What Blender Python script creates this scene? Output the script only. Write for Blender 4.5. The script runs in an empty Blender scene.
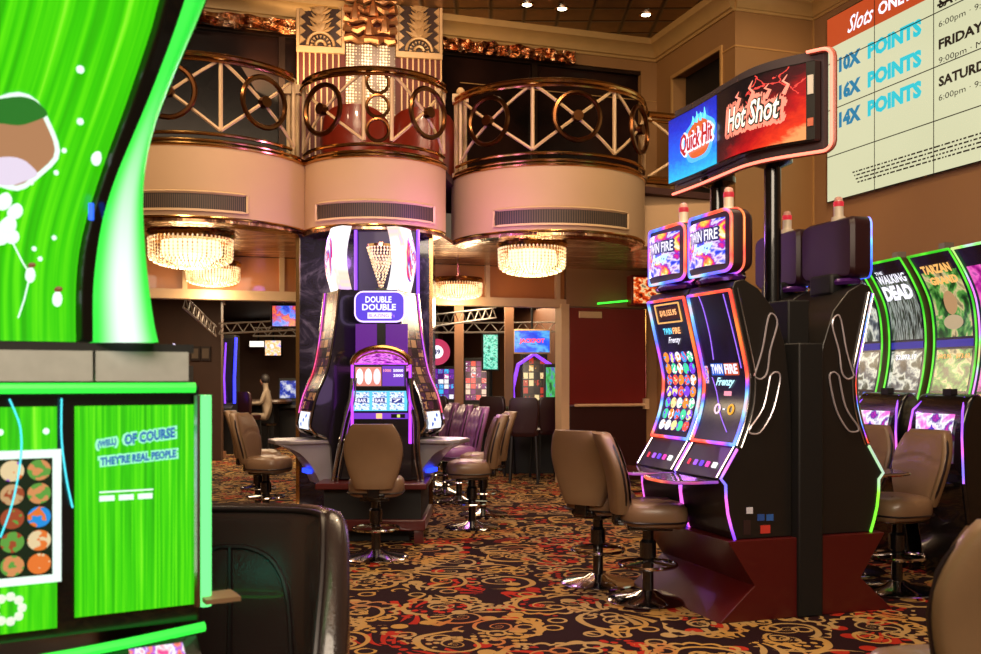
import bpy, math, random
from mathutils import Vector, Matrix
random.seed(7)
PI = math.pi
sc = bpy.context.scene
COL = sc.collection
F, HZ, CZ = 960.0, 378.0, 1.5
def P(px, py, D): return Vector(((px-490.5)/F*D, D, CZ+(HZ-py)/F*D))
def hexc(h, a=1):
    h = h.lstrip('#'); o = []
    for i in (0, 2, 4):
        c = int(h[i:i+2], 16)/255
        o.append(c/12.92 if c <= .04045 else ((c+.055)/1.055)**2.4)
    return (*o, a)
def wmat(o): return (wmat(o.parent) @ o.matrix_basis) if o.parent else o.matrix_basis
# ---------------------------------------------------------------- mesh helper
class MB:
    def __init__(s): s.v = []; s.f = []; s.uv = {}; s.mi = []
    def add(s, vs, fs, M=None, uvs=None):
        b = len(s.v)
        s.v += [(M @ Vector(v)) if M else Vector(v) for v in vs]
        for k, f in enumerate(fs):
            if uvs: s.uv[len(s.f)] = [uvs[i] for i in f]
            s.f.append([i+b for i in f])
        return s
    def box(s, x0, x1, y0, y1, z0, z1, M=None):
        vs = [(x, y, z) for z in (z0, z1) for y in (y0, y1) for x in (x0, x1)]
        return s.add(vs, [(0,2,3,1),(4,5,7,6),(0,1,5,4),(2,6,7,3),(0,4,6,2),(1,3,7,5)], M)
    def prism(s, poly, a0, a1, axis='x', M=None):
        n = len(poly)
        def mk(p, a): return {'x': (a, p[0], p[1]), 'y': (p[0], a, p[1]), 'z': (p[0], p[1], a)}[axis]
        vs = [mk(p, a0) for p in poly]+[mk(p, a1) for p in poly]
        fs = [tuple(range(n))[::-1], tuple(range(n, 2*n))]+[(i, (i+1) % n, n+(i+1) % n, n+i) for i in range(n)]
        return s.add(vs, fs, M)
    def tube(s, pts, r, n=8, closed=False, M=None, flat=1.0):
        pts = [Vector(p) for p in pts]; m = len(pts); vs = []
        if not isinstance(r, (list, tuple)): r = [r]*m
        prev = None
        for i, p in enumerate(pts):
            a = pts[(i-1) % m] if (closed or i) else p; b = pts[(i+1) % m] if (closed or i < m-1) else p
            d = (b-a).normalized() if (b-a).length > 1e-9 else Vector((0,0,1))
            if prev is None:
                up = Vector((0,0,1)) if abs(d.z) < .9 else Vector((0,1,0))
                nx = d.cross(up).normalized()
            else:
                nx = (prev-d*prev.dot(d)).normalized()
            prev = nx; ny = d.cross(nx)
            for k in range(n):
                t = 2*PI*k/n
                vs.append(p+(nx*math.cos(t)+ny*math.sin(t)*flat)*r[i])
        fs = []
        for i in range(m if closed else m-1):
            j = (i+1) % m
            for k in range(n): fs.append((i*n+k, i*n+(k+1) % n, j*n+(k+1) % n, j*n+k))
        if not closed: fs += [tuple(range(n))[::-1], tuple(range((m-1)*n, m*n))]
        return s.add(vs, fs, M)
    def lathe(s, prof, n=24, M=None, a0=0, a1=None):
        full = a1 is None; vs = []
        a1_ = 2*PI if full else a1; m = n if full else n+1
        for k in range(m):
            t = a0+(a1_-a0)*k/n
            for r, z in prof: vs.append((r*math.cos(t), r*math.sin(t), z))
        q = len(prof); fs = []
        for k in range(n):
            k2 = (k+1) % m
            for i in range(q-1):
                fs.append((k*q+i, k2*q+i, k2*q+i+1, k*q+i+1))
        return s.add(vs, fs, M)
    def disc(s, r, z, n=24, M=None):
        return s.add([(r*math.cos(2*PI*k/n), r*math.sin(2*PI*k/n), z) for k in range(n)], [tuple(range(n))], M)
    def ball(s, c, r, n=8, m=6):
        rx, ry, rz = r if isinstance(r, (tuple, list)) else (r, r, r)
        vs = [(c[0], c[1], c[2]+rz)]
        for i in range(1, m):
            a = PI*i/m
            for k in range(n):
                t = 2*PI*k/n; vs.append((c[0]+rx*math.sin(a)*math.cos(t), c[1]+ry*math.sin(a)*math.sin(t), c[2]+rz*math.cos(a)))
        vs.append((c[0], c[1], c[2]-rz)); L = len(vs)-1
        fs = [(0, 1+k, 1+(k+1) % n) for k in range(n)]
        for i in range(m-2):
            for k in range(n):
                a = 1+i*n; fs.append((a+k, a+n+k, a+n+(k+1) % n, a+(k+1) % n))
        a = 1+(m-2)*n
        fs += [(a+k, L, a+(k+1) % n) for k in range(n)]
        return s.add(vs, fs)
    def sheet(s, fn, nu, nv, M=None, uvf=None):
        vs = []; uv = []
        for j in range(nv+1):
            for i in range(nu+1):
                vs.append(fn(i/nu, j/nv)); uv.append((i/nu, j/nv))
        fs = [(j*(nu+1)+i, j*(nu+1)+i+1, (j+1)*(nu+1)+i+1, (j+1)*(nu+1)+i) for j in range(nv) for i in range(nu)]
        return s.add(vs, fs, M, uv)
    def slab(s, fn, nu, nv, back, M=None):
        """closed slab: front sheet fn(u,v), back = front + back vector"""
        back = Vector(back); b = len(s.v)
        fr = [Vector(fn(i/nu, j/nv)) for j in range(nv+1) for i in range(nu+1)]
        bk = [p+back for p in fr]; N = len(fr); W = nu+1
        fs = []; uvs = [(i/nu, j/nv) for j in range(nv+1) for i in range(nu+1)]*2
        for j in range(nv):
            for i in range(nu):
                a = j*W+i; fs.append((a, a+1, a+1+W, a+W)); fs.append((N+a, N+a+W, N+a+1+W, N+a+1))
        for j in range(nv):
            a = j*W; fs.append((a, a+W, N+a+W, N+a)); a += nu; fs.append((a, N+a, N+a+W, a+W))
        for i in range(nu):
            a = i; fs.append((a, N+a, N+a+1, a+1)); a = nv*W+i; fs.append((a, a+1, N+a+1, N+a))
        return s.add(fr+bk, fs, M, uvs)
    def rings(s, secs, M=None, cap=True):
        """secs: list of equal-length point rings"""
        n = len(secs[0]); vs = [p for r in secs for p in r]; m = len(secs)
        fs = [(i*n+k, i*n+(k+1) % n, (i+1)*n+(k+1) % n, (i+1)*n+k) for i in range(m-1) for k in range(n)]
        if cap: fs += [tuple(range(n))[::-1], tuple(range((m-1)*n, m*n))]
        return s.add(vs, fs, M)
    def build(s, name, mat, parent=None, smooth=35, bevel=0, world=False, seg=2):
        me = bpy.data.meshes.new(name)
        v = s.v
        if world and parent is not None:
            inv = wmat(parent).inverted(); v = [inv @ p for p in v]
        me.from_pydata([tuple(p) for p in v], [], s.f)
        if s.uv:
            ul = me.uv_layers.new(name='UVMap')
            for fi, poly in enumerate(me.polygons):
                if fi in s.uv:
                    for li, u in zip(poly.loop_indices, s.uv[fi]): ul.data[li].uv = u
        me.validate()
        if smooth:
            me.polygons.foreach_set('use_smooth', [True]*len(me.polygons))
            me.set_sharp_from_angle(angle=math.radians(smooth))
        me.materials.append(mat)
        o = bpy.data.objects.new(name, me); COL.objects.link(o)
        if parent is not None: o.parent = parent
        if bevel:
            m = o.modifiers.new('bevel', 'BEVEL'); m.width = bevel; m.segments = seg; m.limit_method = 'ANGLE'; m.angle_limit = math.radians(40)
        return o
def tag(o, label=None, cat=None, group=None, kind=None):
    if label: o['label'] = label
    if cat: o['category'] = cat
    if group: o['group'] = group
    if kind: o['kind'] = kind
    return o
def empty(name, loc, rz=0, label=None, cat=None, group=None):
    o = bpy.data.objects.new(name, None); COL.objects.link(o); o.location = loc; o.rotation_euler = (0, 0, rz)
    o.empty_display_size = .1
    o.matrix_basis = Matrix.Translation(Vector(loc)) @ Matrix.Rotation(rz, 4, 'Z')
    return tag(o, label, cat, group)
def struct(name, mb, m, **k):
    return tag(mb.build(name, m, **k), kind='structure')
def copy_tree(o, loc=None, rz=None, label=None, parent=None):
    c = o.copy(); COL.objects.link(c); c.parent = parent
    if loc is not None:
        c.location = loc
    if rz is not None: c.rotation_euler = (0, 0, rz)
    if label: c['label'] = label
    for ch in list(o.children): copy_tree(ch, parent=c)
    return c
# ---------------------------------------------------------------- lettering
_tc = {}
def glyphs(s, bold=0.0, shear=0.0):
    k = (s, bold, shear)
    if k in _tc: return _tc[k]
    cu = bpy.data.curves.new('t', 'FONT'); cu.body = s; cu.offset = bold; cu.shear = shear; cu.resolution_u = 2; cu.fill_mode = 'FRONT'
    ob = bpy.data.objects.new('t', cu)
    me = bpy.data.meshes.new_from_object(ob)
    vs = [(v.co.x, v.co.y) for v in me.vertices]; fs = [tuple(p.vertices) for p in me.polygons]
    bpy.data.objects.remove(ob); bpy.data.curves.remove(cu); bpy.data.meshes.remove(me)
    _tc[k] = (vs, fs); return _tc[k]
def put(mb, s, surf, s0, s1, t0, t1, off=.004, bold=0.0, shear=0.0, ref=None, rise=0.0, arc=0.0):
    """write s on surf inside s0..s1 x t0..t1 (metres on the surface)"""
    vs, fs = glyphs(s, bold, shear)
    rv = glyphs(s, ref if ref is not None else bold, shear)[0]
    xs = [v[0] for v in rv]; ys = [v[1] for v in rv]; x0, x1, y0, y1 = min(xs), max(xs), min(ys), max(ys)
    out = []
    for x, y in vs:
        u = (x-x0)/(x1-x0); w = (y-y0)/(y1-y0)
        out.append(surf(s0+(s1-s0)*u, t0+(t1-t0)*w+rise*u+arc*4*u*(1-u), off))
    mb.add(out, fs); return mb
def thick(mb, s, surf, s0, s1, t0, t1, off, d, shear=0.0, dt=None):
    dt = dt or d
    for k in range(10):
        a = 2*PI*k/10; put(mb, s, surf, s0+d*math.cos(a), s1+d*math.cos(a), t0+dt*math.sin(a), t1+dt*math.sin(a), off+.0001*k, 0, shear)
    return mb
def plane(o, sd, td):
    o, sd, td = Vector(o), Vector(sd).normalized(), Vector(td).normalized(); n = sd.cross(td)
    return lambda s, t, off=0: o+sd*s+td*t+n*off
def prof_surf(prof):
    """x across, arc length along prof of (y,z); normal towards -y"""
    L = [0]
    for a, b in zip(prof, prof[1:]): L.append(L[-1]+math.hypot(b[0]-a[0], b[1]-a[1]))
    def f(s, t, off=0):
        i = 0
        while i < len(L)-2 and t > L[i+1]: i += 1
        k = (t-L[i])/(L[i+1]-L[i]); a, b = prof[i], prof[i+1]
        y = a[0]+(b[0]-a[0])*k; z = a[1]+(b[1]-a[1])*k
        dy, dz = (b[0]-a[0])/(L[i+1]-L[i]), (b[1]-a[1])/(L[i+1]-L[i])
        return Vector((s, y-dz*off, z+dy*off))
    f.L = L[-1]; return f
def smooth_path(pts, n=4, closed=False):
    pts = [Vector(p) for p in pts]; m = len(pts); out = []
    rng = m if closed else m-1
    for i in range(rng):
        g = lambda k: pts[k % m] if closed else pts[max(0, min(m-1, k))]
        p0, p1, p2, p3 = g(i-1), g(i), g(i+1), g(i+2)
        for j in range(n):
            t = j/n
            out.append(.5*((2*p1)+(p2-p0)*t+(2*p0-5*p1+4*p2-p3)*t*t+(3*p1-p0-3*p2+p3)*t**3))
    if not closed: out.append(pts[-1])
    return out
def rrect(w, h, r, n=4, cx=0, cy=0):
    o = []
    for (sx, sy, a) in ((1, 1, 0), (-1, 1, PI/2), (-1, -1, PI), (1, -1, 1.5*PI)):
        for k in range(n+1):
            t = a+PI/2*k/n
            o.append((cx+sx*(w/2-r)+r*math.cos(t), cy+sy*(h/2-r)+r*math.sin(t)))
    return o
# ---------------------------------------------------------------- materials
class G:
    def __init__(s, name):
        s.m = bpy.data.materials.new(name); s.m.use_nodes = True; s.nt = s.m.node_tree; s.b = s.nt.nodes['Principled BSDF']
    def n(s, t, **k):
        o = s.nt.nodes.new(t)
        for a, v in k.items(): setattr(o, a, v)
        return o
    def i(s, sock, v):
        if isinstance(v, bpy.types.NodeSocket): s.nt.links.new(v, sock)
        elif isinstance(v, (tuple, list)) and sock.type == 'VECTOR' : sock.default_value = v[:3]
        else: sock.default_value = v
    def math(s, op, a, b=0, c=0, clamp=False):
        o = s.n('ShaderNodeMath', operation=op, use_clamp=clamp); s.i(o.inputs[0], a); s.i(o.inputs[1], b); s.i(o.inputs[2], c); return o.outputs[0]
    def vm(s, op, a, b=(0, 0, 0), out=0):
        o = s.n('ShaderNodeVectorMath', operation=op); s.i(o.inputs[0], a)
        if op == 'SCALE': s.i(o.inputs['Scale'], b)
        else: s.i(o.inputs[1], b)
        return o.outputs[1 if op in ('LENGTH', 'DISTANCE', 'DOT_PRODUCT') else 0]
    def sep(s, a):
        o = s.n('ShaderNodeSeparateXYZ'); s.i(o.inputs[0], a); return o.outputs
    def comb(s, x, y, z=0):
        o = s.n('ShaderNodeCombineXYZ'); s.i(o.inputs[0], x); s.i(o.inputs[1], y); s.i(o.inputs[2], z); return o.outputs[0]
    def uv(s): return s.n('ShaderNodeTexCoord').outputs['UV']
    def obj(s): return s.n('ShaderNodeTexCoord').outputs['Object']
    def mix(s, f, a, b):
        o = s.n('ShaderNodeMix', data_type='RGBA'); s.i(o.inputs[0], f); s.i(o.inputs[6], a); s.i(o.inputs[7], b); return o.outputs[2]
    def noise(s, vec, scale, detail=3, rough=.5, dist=0):
        o = s.n('ShaderNodeTexNoise'); s.i(o.inputs['Vector'], vec); o.inputs['Scale'].default_value = scale; o.inputs['Detail'].default_value = detail
        o.inputs['Roughness'].default_value = rough; o.inputs['Distortion'].default_value = dist; return o.outputs
    def vor(s, vec, scale=1, feature='F1', rnd=1):
        o = s.n('ShaderNodeTexVoronoi', feature=feature); s.i(o.inputs['Vector'], vec); o.inputs['Scale'].default_value = scale
        o.inputs['Randomness'].default_value = rnd; return o.outputs
    def wn(s, vec):
        o = s.n('ShaderNodeTexWhiteNoise', noise_dimensions='3D'); s.i(o.inputs['Vector'], vec); return o.outputs
    def ramp(s, f, stops, interp='LINEAR'):
        o = s.n('ShaderNodeValToRGB'); s.i(o.inputs[0], f); cr = o.color_ramp; cr.interpolation = interp
        while len(cr.elements) < len(stops): cr.elements.new(.5)
        for e, (p, c) in zip(cr.elements, stops): e.position = p; e.color = c if len(c) == 4 else (*c, 1)
        return o.outputs[0]
    def sw(s, x, lo, hi):  # smooth step between
        o = s.n('ShaderNodeMapRange', interpolation_type='SMOOTHSTEP'); s.i(o.inputs[0], x); o.inputs[1].default_value = lo; o.inputs[2].default_value = hi; return o.outputs[0]
    def set(s, col=None, rough=None, metal=None, em=None, es=None, coat=None, spec=None, normal=None):
        b = s.b.inputs
        if col is not None: s.i(b['Base Color'], col)
        if rough is not None: s.i(b['Roughness'], rough)
        if metal is not None: s.i(b['Metallic'], metal)
        if em is not None: s.i(b['Emission Color'], em)
        if es is not None: s.i(b['Emission Strength'], es)
        if coat is not None: s.i(b['Coat Weight'], coat)
        if spec is not None: s.i(b['Specular IOR Level'], spec)
        if normal is not None: s.i(b['Normal'], normal)
        return s.m
    def bump(s, h, strength=.3, dist=.01):
        o = s.n('ShaderNodeBump'); s.i(o.inputs['Height'], h); o.inputs['Strength'].default_value = strength; o.inputs['Distance'].default_value = dist; return o.outputs[0]
_mc = {}
def pm(name, col, rough=.5, metal=0, coat=0, bump=0, bs=60, var=.12, vs=6):
    if name in _mc: return _mc[name]
    c = hexc(col) if isinstance(col, str) else (*col, 1)
    g = G(name); o = g.obj()
    n = g.noise(o, vs, 3)[0]
    dark = tuple(x*(1-var) for x in c[:3])+(1,); lite = tuple(min(1, x*(1+var)) for x in c[:3])+(1,)
    g.set(col=g.mix(n, dark, lite), rough=rough, metal=metal, coat=coat)
    if bump: g.set(normal=g.bump(g.noise(o, bs, 2)[0], bump, .005))
    _mc[name] = g.m; return g.m
def em(name, col, st=1.0):
    if name in _mc: return _mc[name]
    c = hexc(col) if isinstance(col, str) else (*col, 1)
    g = G(name); g.set(col=(0.02, .02, .02, 1), rough=.4, em=c, es=st); _mc[name] = g.m; return g.m
def screen_streaks(name):
    g = G(name); u = g.uv(); x = g.sep(u)
    n = g.noise(g.comb(g.math('MULTIPLY', x[0], 34), g.math('MULTIPLY', x[1], .7)), 1, 3, .6)[0]
    c = g.ramp(n, [(.3, hexc('1f9c00')), (.48, hexc('35cc00')), (.62, hexc('5ee808')), (.8, hexc('a8ff3c'))])
    return g.set(col=(.01, .03, .01, 1), rough=.25, em=c, es=1.0)
def screen_tiles(name, nx, ny, back, cols, round_=True, st=1.1, dens=.9, edge=.42):
    g = G(name); x = g.sep(g.uv())
    a, b = g.math('MULTIPLY', x[0], nx), g.math('MULTIPLY', x[1], ny)
    cell = g.comb(g.math('FLOOR', a), g.math('FLOOR', b))
    fa, fb = g.math('SUBTRACT', g.math('FRACT', a), .5), g.math('SUBTRACT', g.math('FRACT', b), .5)
    w = g.wn(cell)
    if round_: d = g.math('SQRT', g.math('ADD', g.math('MULTIPLY', fa, fa), g.math('MULTIPLY', fb, fb)))
    else: d = g.math('MAXIMUM', g.math('ABSOLUTE', fa), g.math('ABSOLUTE', fb))
    inside = g.math('LESS_THAN', d, edge)
    n = g.noise(g.comb(a, b), 2.4, 1)[0]
    k = g.math('FRACT', g.math('ADD', w[0], g.math('MULTIPLY', n, .4)))
    st_ = [(i/len(cols), hexc(c)) for i, c in enumerate(cols)]
    cc = g.ramp(k, st_, 'CONSTANT')
    show = g.math('MULTIPLY', inside, g.math('LESS_THAN', w[0], dens))
    return g.set(col=(.01, .01, .01, 1), rough=.2, em=g.mix(show, hexc(back), cc), es=st)
def screen_art(name, cols, sc_=3, st=1.1, dist=.3, sx=1, sy=1):
    g = G(name); x = g.sep(g.uv())
    v = g.comb(g.math('MULTIPLY', x[0], sx), g.math('MULTIPLY', x[1], sy))
    n = g.noise(v, sc_*.8, 3, .55, min(dist, .4))[0]
    k = g.sw(n, .28, .72)
    L = len(cols)-1
    return g.set(col=(.01, .01, .01, 1), rough=.2, em=g.ramp(k, [(i/L, hexc(c)) for i, c in enumerate(cols)]), es=st)
def led(name, cols, scale=2.0, st=2.0):
    g = G(name); n = g.noise(g.obj(), scale, 1)[0]
    k = g.sw(n, .3, .7); L = len(cols)-1
    return g.set(col=(.05, .05, .05, 1), rough=.3, em=g.ramp(k, [(i/L, hexc(c)) for i, c in enumerate(cols)]), es=st)

def carpet(name, sc_=1.0):
    g = G(name); o = g.obj()
    o = g.vm('SCALE', o, sc_)
    wob = g.vm('SCALE', g.vm('SUBTRACT', g.noise(o, 2.2, 1)[1], (.5, .5, .5)), .12)
    p = g.vm('ADD', o, wob)
    p = g.comb(g.sep(p)[0], g.sep(p)[1], 0)
    flat = g.comb(g.sep(o)[0], g.sep(o)[1], 0)
    masks_t = []; masks_r = []
    def cells(vec, scale, off):
        q = g.vm('ADD', g.vm('SCALE', vec, scale), (off, off*1.7, 0))
        v = g.n('ShaderNodeTexVoronoi', voronoi_dimensions='2D'); g.i(v.inputs['Vector'], q); v.inputs['Scale'].default_value = 1
        v.inputs['Randomness'].default_value = .85
        d = g.vm('SUBTRACT', q, v.outputs['Position']); r = v.outputs['Distance']
        s3 = g.sep(d); th = g.math('ARCTAN2', s3[1], s3[0]); rnd = g.sep(v.outputs['Color'])
        return r, th, rnd
    # big spirals
    r, th, rnd = cells(p, 1.9, 3.1)
    tt = g.math('ADD', g.math('DIVIDE', th, 2*PI), rnd[0])
    sp = g.math('FRACT', g.math('ADD', tt, g.math('MULTIPLY', g.math('LOGARITHM', g.math('MAXIMUM', r, .01), 2.718), .95)))
    line = g.math('LESS_THAN', g.math('ABSOLUTE', g.math('SUBTRACT', sp, .5)), .085)
    m = g.math('MULTIPLY', line, g.math('LESS_THAN', r, .52)); masks_t.append(m)
    # scalloped medallion ring round some spirals
    lobes = g.math('ADD', .44, g.math('MULTIPLY', g.math('ABSOLUTE', g.math('SINE', g.math('MULTIPLY', th, 7))), .07))
    dd = g.math('SUBTRACT', r, lobes)
    m = g.math('MULTIPLY', g.math('LESS_THAN', g.math('ABSOLUTE', dd), .035), g.math('LESS_THAN', rnd[1], .6)); masks_t.append(m)
    # feathered leaves: stripes radiating
    r, th, rnd = cells(p, 1.5, 11.3)
    fan = g.math('SINE', g.math('ADD', g.math('MULTIPLY', th, 15), g.math('MULTIPLY', r, 14)))
    env = g.math('SINE', g.math('ADD', g.math('MULTIPLY', th, 2), g.math('MULTIPLY', rnd[0], 6)))
    m = g.math('MULTIPLY', g.math('GREATER_THAN', fan, .25), g.math('MULTIPLY', g.math('GREATER_THAN', env, .4), g.math('MULTIPLY', g.math('LESS_THAN', r, .5), g.math('GREATER_THAN', r, .13))))
    leaf = m
    redsel = g.math('LESS_THAN', rnd[2], .4)
    masks_r.append(g.math('MULTIPLY', m, redsel)); masks_t.append(g.math('MULTIPLY', m, g.math('SUBTRACT', 1, redsel)))
    # small rings and discs
    r, th, rnd = cells(flat, 5.6, 1.9)
    ring = g.math('LESS_THAN', g.math('ABSOLUTE', g.math('SUBTRACT', r, .3)), .055)
    m = g.math('MULTIPLY', ring, g.math('LESS_THAN', rnd[0], .4)); masks_t.append(m)
    m = g.math('MULTIPLY', g.math('LESS_THAN', r, .3), g.math('GREATER_THAN', rnd[0], .86)); masks_t.append(m)
    m = g.math('MULTIPLY', g.math('LESS_THAN', r, .3), g.math('MULTIPLY', g.math('GREATER_THAN', rnd[0], .68), g.math('LESS_THAN', rnd[0], .8))); masks_r.append(m)
    # lacy filler
    r, th, rnd = cells(p, 15, 7.7)
    zone = g.math('GREATER_THAN', g.noise(flat, 1.7, 2)[0], .57)
    m = g.math('MULTIPLY', g.math('LESS_THAN', r, .31), zone); masks_t.append(m)
    zone = g.math('GREATER_THAN', g.noise(g.vm('ADD', flat, (9, 4, 0)), 1.5, 2)[0], .58)
    m = g.math('MULTIPLY', g.math('LESS_THAN', r, .33), zone); masks_r.append(m)
    T = masks_t[0]
    for x in masks_t[1:]: T = g.math('MAXIMUM', T, x)
    R = masks_r[0]
    for x in masks_r[1:]: R = g.math('MAXIMUM', R, x)
    base = g.mix(g.noise(flat, 1.2, 2)[0], hexc('16040a'), hexc('26060c'))
    tan = g.mix(g.sw(g.noise(flat, 2.3, 2)[0], .35, .65), hexc('a88a5c'), hexc('b08544'))
    tan = g.mix(g.math('MULTIPLY', g.sw(g.noise(g.vm('ADD', flat, (5, 5, 0)), 1.9, 2)[0], .56, .66), .7), tan, hexc('b05a30'))
    red = g.mix(g.noise(flat, 3, 1)[0], hexc('8a1410'), hexc('b83018'))
    c = g.mix(R, base, red); c = g.mix(T, c, tan)
    fib = g.noise(flat, 260, 2)[0]
    c = g.mix(g.math('MULTIPLY', fib, .25), c, (0.01, .004, .003, 1))
    return g.set(col=c, rough=.95, spec=.15, normal=g.bump(fib, .25, .004))

M_gold = pm('polished_brass', 'c89a5c', .18, 1, var=.05)
M_bronze = pm('antique_bronze', '6b4326', .28, 1)
M_chrome = pm('chrome', 'c9c4c4', .12, 1, var=.03)
M_black = pm('black_gloss', '0b0a0c', .22, 0, .6)
M_blackm = pm('black_satin', '080708', .6)
M_tan = pm('tan_vinyl', '7c6048', .38, 0, .15, bump=.15, bs=120)
M_tanb = pm('tan_shell', '7c6146', .45, 0, .1, bump=.1, bs=140)
M_purp = pm('plum_vinyl', '7d4f78', .35, 0, .2, bump=.1, bs=120)
M_pipe = pm('dark_piping', '1b1012', .4)
M_fascia = pm('fascia_plaster', 'b8946f', .6, vs=2, var=.06)
M_wall = pm('tan_wall', '8d6742', .6, vs=1.5, var=.07)
M_wallup = pm('upper_wall', '8a6236', .6, vs=1.5, var=.08)
M_cream = pm('cream_trim', 'c9a67c', .5)
M_redwood = pm('oxblood_laminate', '4c0d0d', .35, 0, .2, vs=3, var=.1)
M_marb = None
# ================================================================ room frame
UV_, VV = Vector((-.307, .952, 0)), Vector((.952, .307, 0))
C0 = Vector((2.44, 14.1, 0))
def R(s, t, z=0): return C0+VV*s+UV_*t+Vector((0, 0, z))
RM = Matrix.Translation(C0) @ Matrix(((VV.x, UV_.x, 0, 0), (VV.y, UV_.y, 0, 0), (0, 0, 1, 0), (0, 0, 0, 1)))
M_carpet = carpet('casino_carpet')
struct('floor', MB().box(-16, 13, -2, 34, -.1, 0), M_carpet)
# ceiling of the tall hall, bronze coffer tiles
g = G('bronze_ceiling_tiles'); o = g.obj()
x = g.sep(g.vm('SCALE', o, 2.2))
fx = g.math('ABSOLUTE', g.math('SUBTRACT', g.math('FRACT', x[0]), .5)); fy = g.math('ABSOLUTE', g.math('SUBTRACT', g.math('FRACT', x[1]), .5))
edge = g.sw(g.math('MAXIMUM', fx, fy), .4, .49)
g.set(col=g.mix(edge, g.mix(g.noise(o, 5, 3)[0], hexc('5d3d22'), hexc('9a7040')), hexc('2c1b10')), rough=.3, metal=.6, normal=g.bump(edge, .6, .03))
M_ceil = g.m
struct('ceiling', MB().box(-13, 1.3, -14.5, .2, 6.4, 6.6, RM), M_ceil)
# under balcony soffit: mirror bronze, streaks of reflected light painted into the colour
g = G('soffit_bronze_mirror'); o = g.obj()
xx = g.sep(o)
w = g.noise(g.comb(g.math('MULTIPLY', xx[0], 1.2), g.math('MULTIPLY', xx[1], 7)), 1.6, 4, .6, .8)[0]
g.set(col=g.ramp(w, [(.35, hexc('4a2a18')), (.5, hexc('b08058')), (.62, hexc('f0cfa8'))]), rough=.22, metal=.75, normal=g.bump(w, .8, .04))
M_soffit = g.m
drums = [((-3.24, 10.74), 1.24, (-70, -22, 26, 72)), ((-1.30, 10.85), .82, None), ((.68, 11.6), 1.17, (-60, -11, 37, 85))]
def arc(c, r, a0, a1, z, n=24):  # angle 0 faces the camera (-y), positive to the right
    return [Vector((c[0]+r*math.sin(math.radians(a0+(a1-a0)*i/n)), c[1]-r*math.cos(math.radians(a0+(a1-a0)*i/n)), z)) for i in range(n+1)]
ends = [(-105, 84), (-77, 78), (-78, 92)]
# soffit polygon following the three drums
out = [Vector((-9, 10.3, 0))]
for (c, r, _), (a0, a1) in zip(drums, [(-105, 64), (-70, 74), (-74, 92)]): out += arc(c, r-.02, a0, a1, 0, 20)
out += [Vector((3.02, 12.22, 0)), R(-.02, 0), R(-12.5, 0)]
poly = [(p.x, p.y) for p in out]
struct('ceiling_soffit', MB().prism(poly, 3.06, 3.1, 'z'), M_soffit)
struct('balcony_floor', MB().prism(poly, 3.75, 3.83, 'z'), pm('balcony_carpet', '3a1a12', .9))
# flat fascia to the right, short links between drums
fz0, fz1 = 3.1, 3.83
def strip(pts, z0, z1, th=.06):
    mb = MB(); n = len(pts)-1
    def fn(u, v):
        p = pts[min(n, round(u*n))]; return (p.x, p.y, z0+(z1-z0)*v)
    return mb, fn, n
fb = MB()
for (c, r, _), (a0, a1) in zip(drums, ends):
    pts = arc(c, r, a0, a1, 0, 32); pin = arc(c, r-.06, a0, a1, 0, 32)
    fb.rings([[(a.x, a.y, fz0), (b.x, b.y, fz0), (b.x, b.y, fz1), (a.x, a.y, fz1)] for a, b in zip(pts, pin)])
fb.prism([(1.9, 11.86), (3.04, 12.24), (3.02, 12.3), (1.88, 11.92)], fz0, fz1, 'z')
struct('wall_balcony_fascia', fb, M_fascia)
# gold trims as structure: top rim, bottom rim
tr = MB()
for (c, r, _), (a0, a1) in zip(drums, ends):
    for z, rr, q in ((3.83, .02, .022), (3.875, .0, .018), (3.105, .01, .016), (3.07, -.02, .012)):
        tr.tube(arc(c, r+rr-.02, a0, a1, z, 32), q, 8)
tr.tube([(1.85, 11.83, 3.93), (3.03, 12.22, 3.93)], .035); tr.tube([(1.85, 11.83, 3.1), (3.03, 12.22, 3.1)], .03)
struct('trim_1', tr, M_gold)
# glittering mirror lip under each drum
g = G('rippled_mirror_lip'); o = g.obj(); xx = g.sep(o)
w = g.noise(g.comb(g.math('MULTIPLY', xx[0], 3), g.math('MULTIPLY', xx[1], 3), g.math('MULTIPLY', xx[2], 40)), 1.5, 3, .6)[0]
g.set(col=g.ramp(w, [(.3, hexc('7a5238')), (.6, hexc('e2c6a4'))]), rough=.15, metal=1, normal=g.bump(w, .8, .02))
lp = MB()
for (c, r, _), (a0, a1) in zip(drums, ends):
    pts = arc(c, r-.05, a0, a1, 0, 24); p2 = arc(c, r-.16, a0, a1, 0, 24)
    lp.rings([[(a.x, a.y, 3.06), (b.x, b.y, 3.03), (b.x, b.y, 3.06)] for a, b in zip(pts, p2)])
struct('trim_2', lp, g.m)
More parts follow.
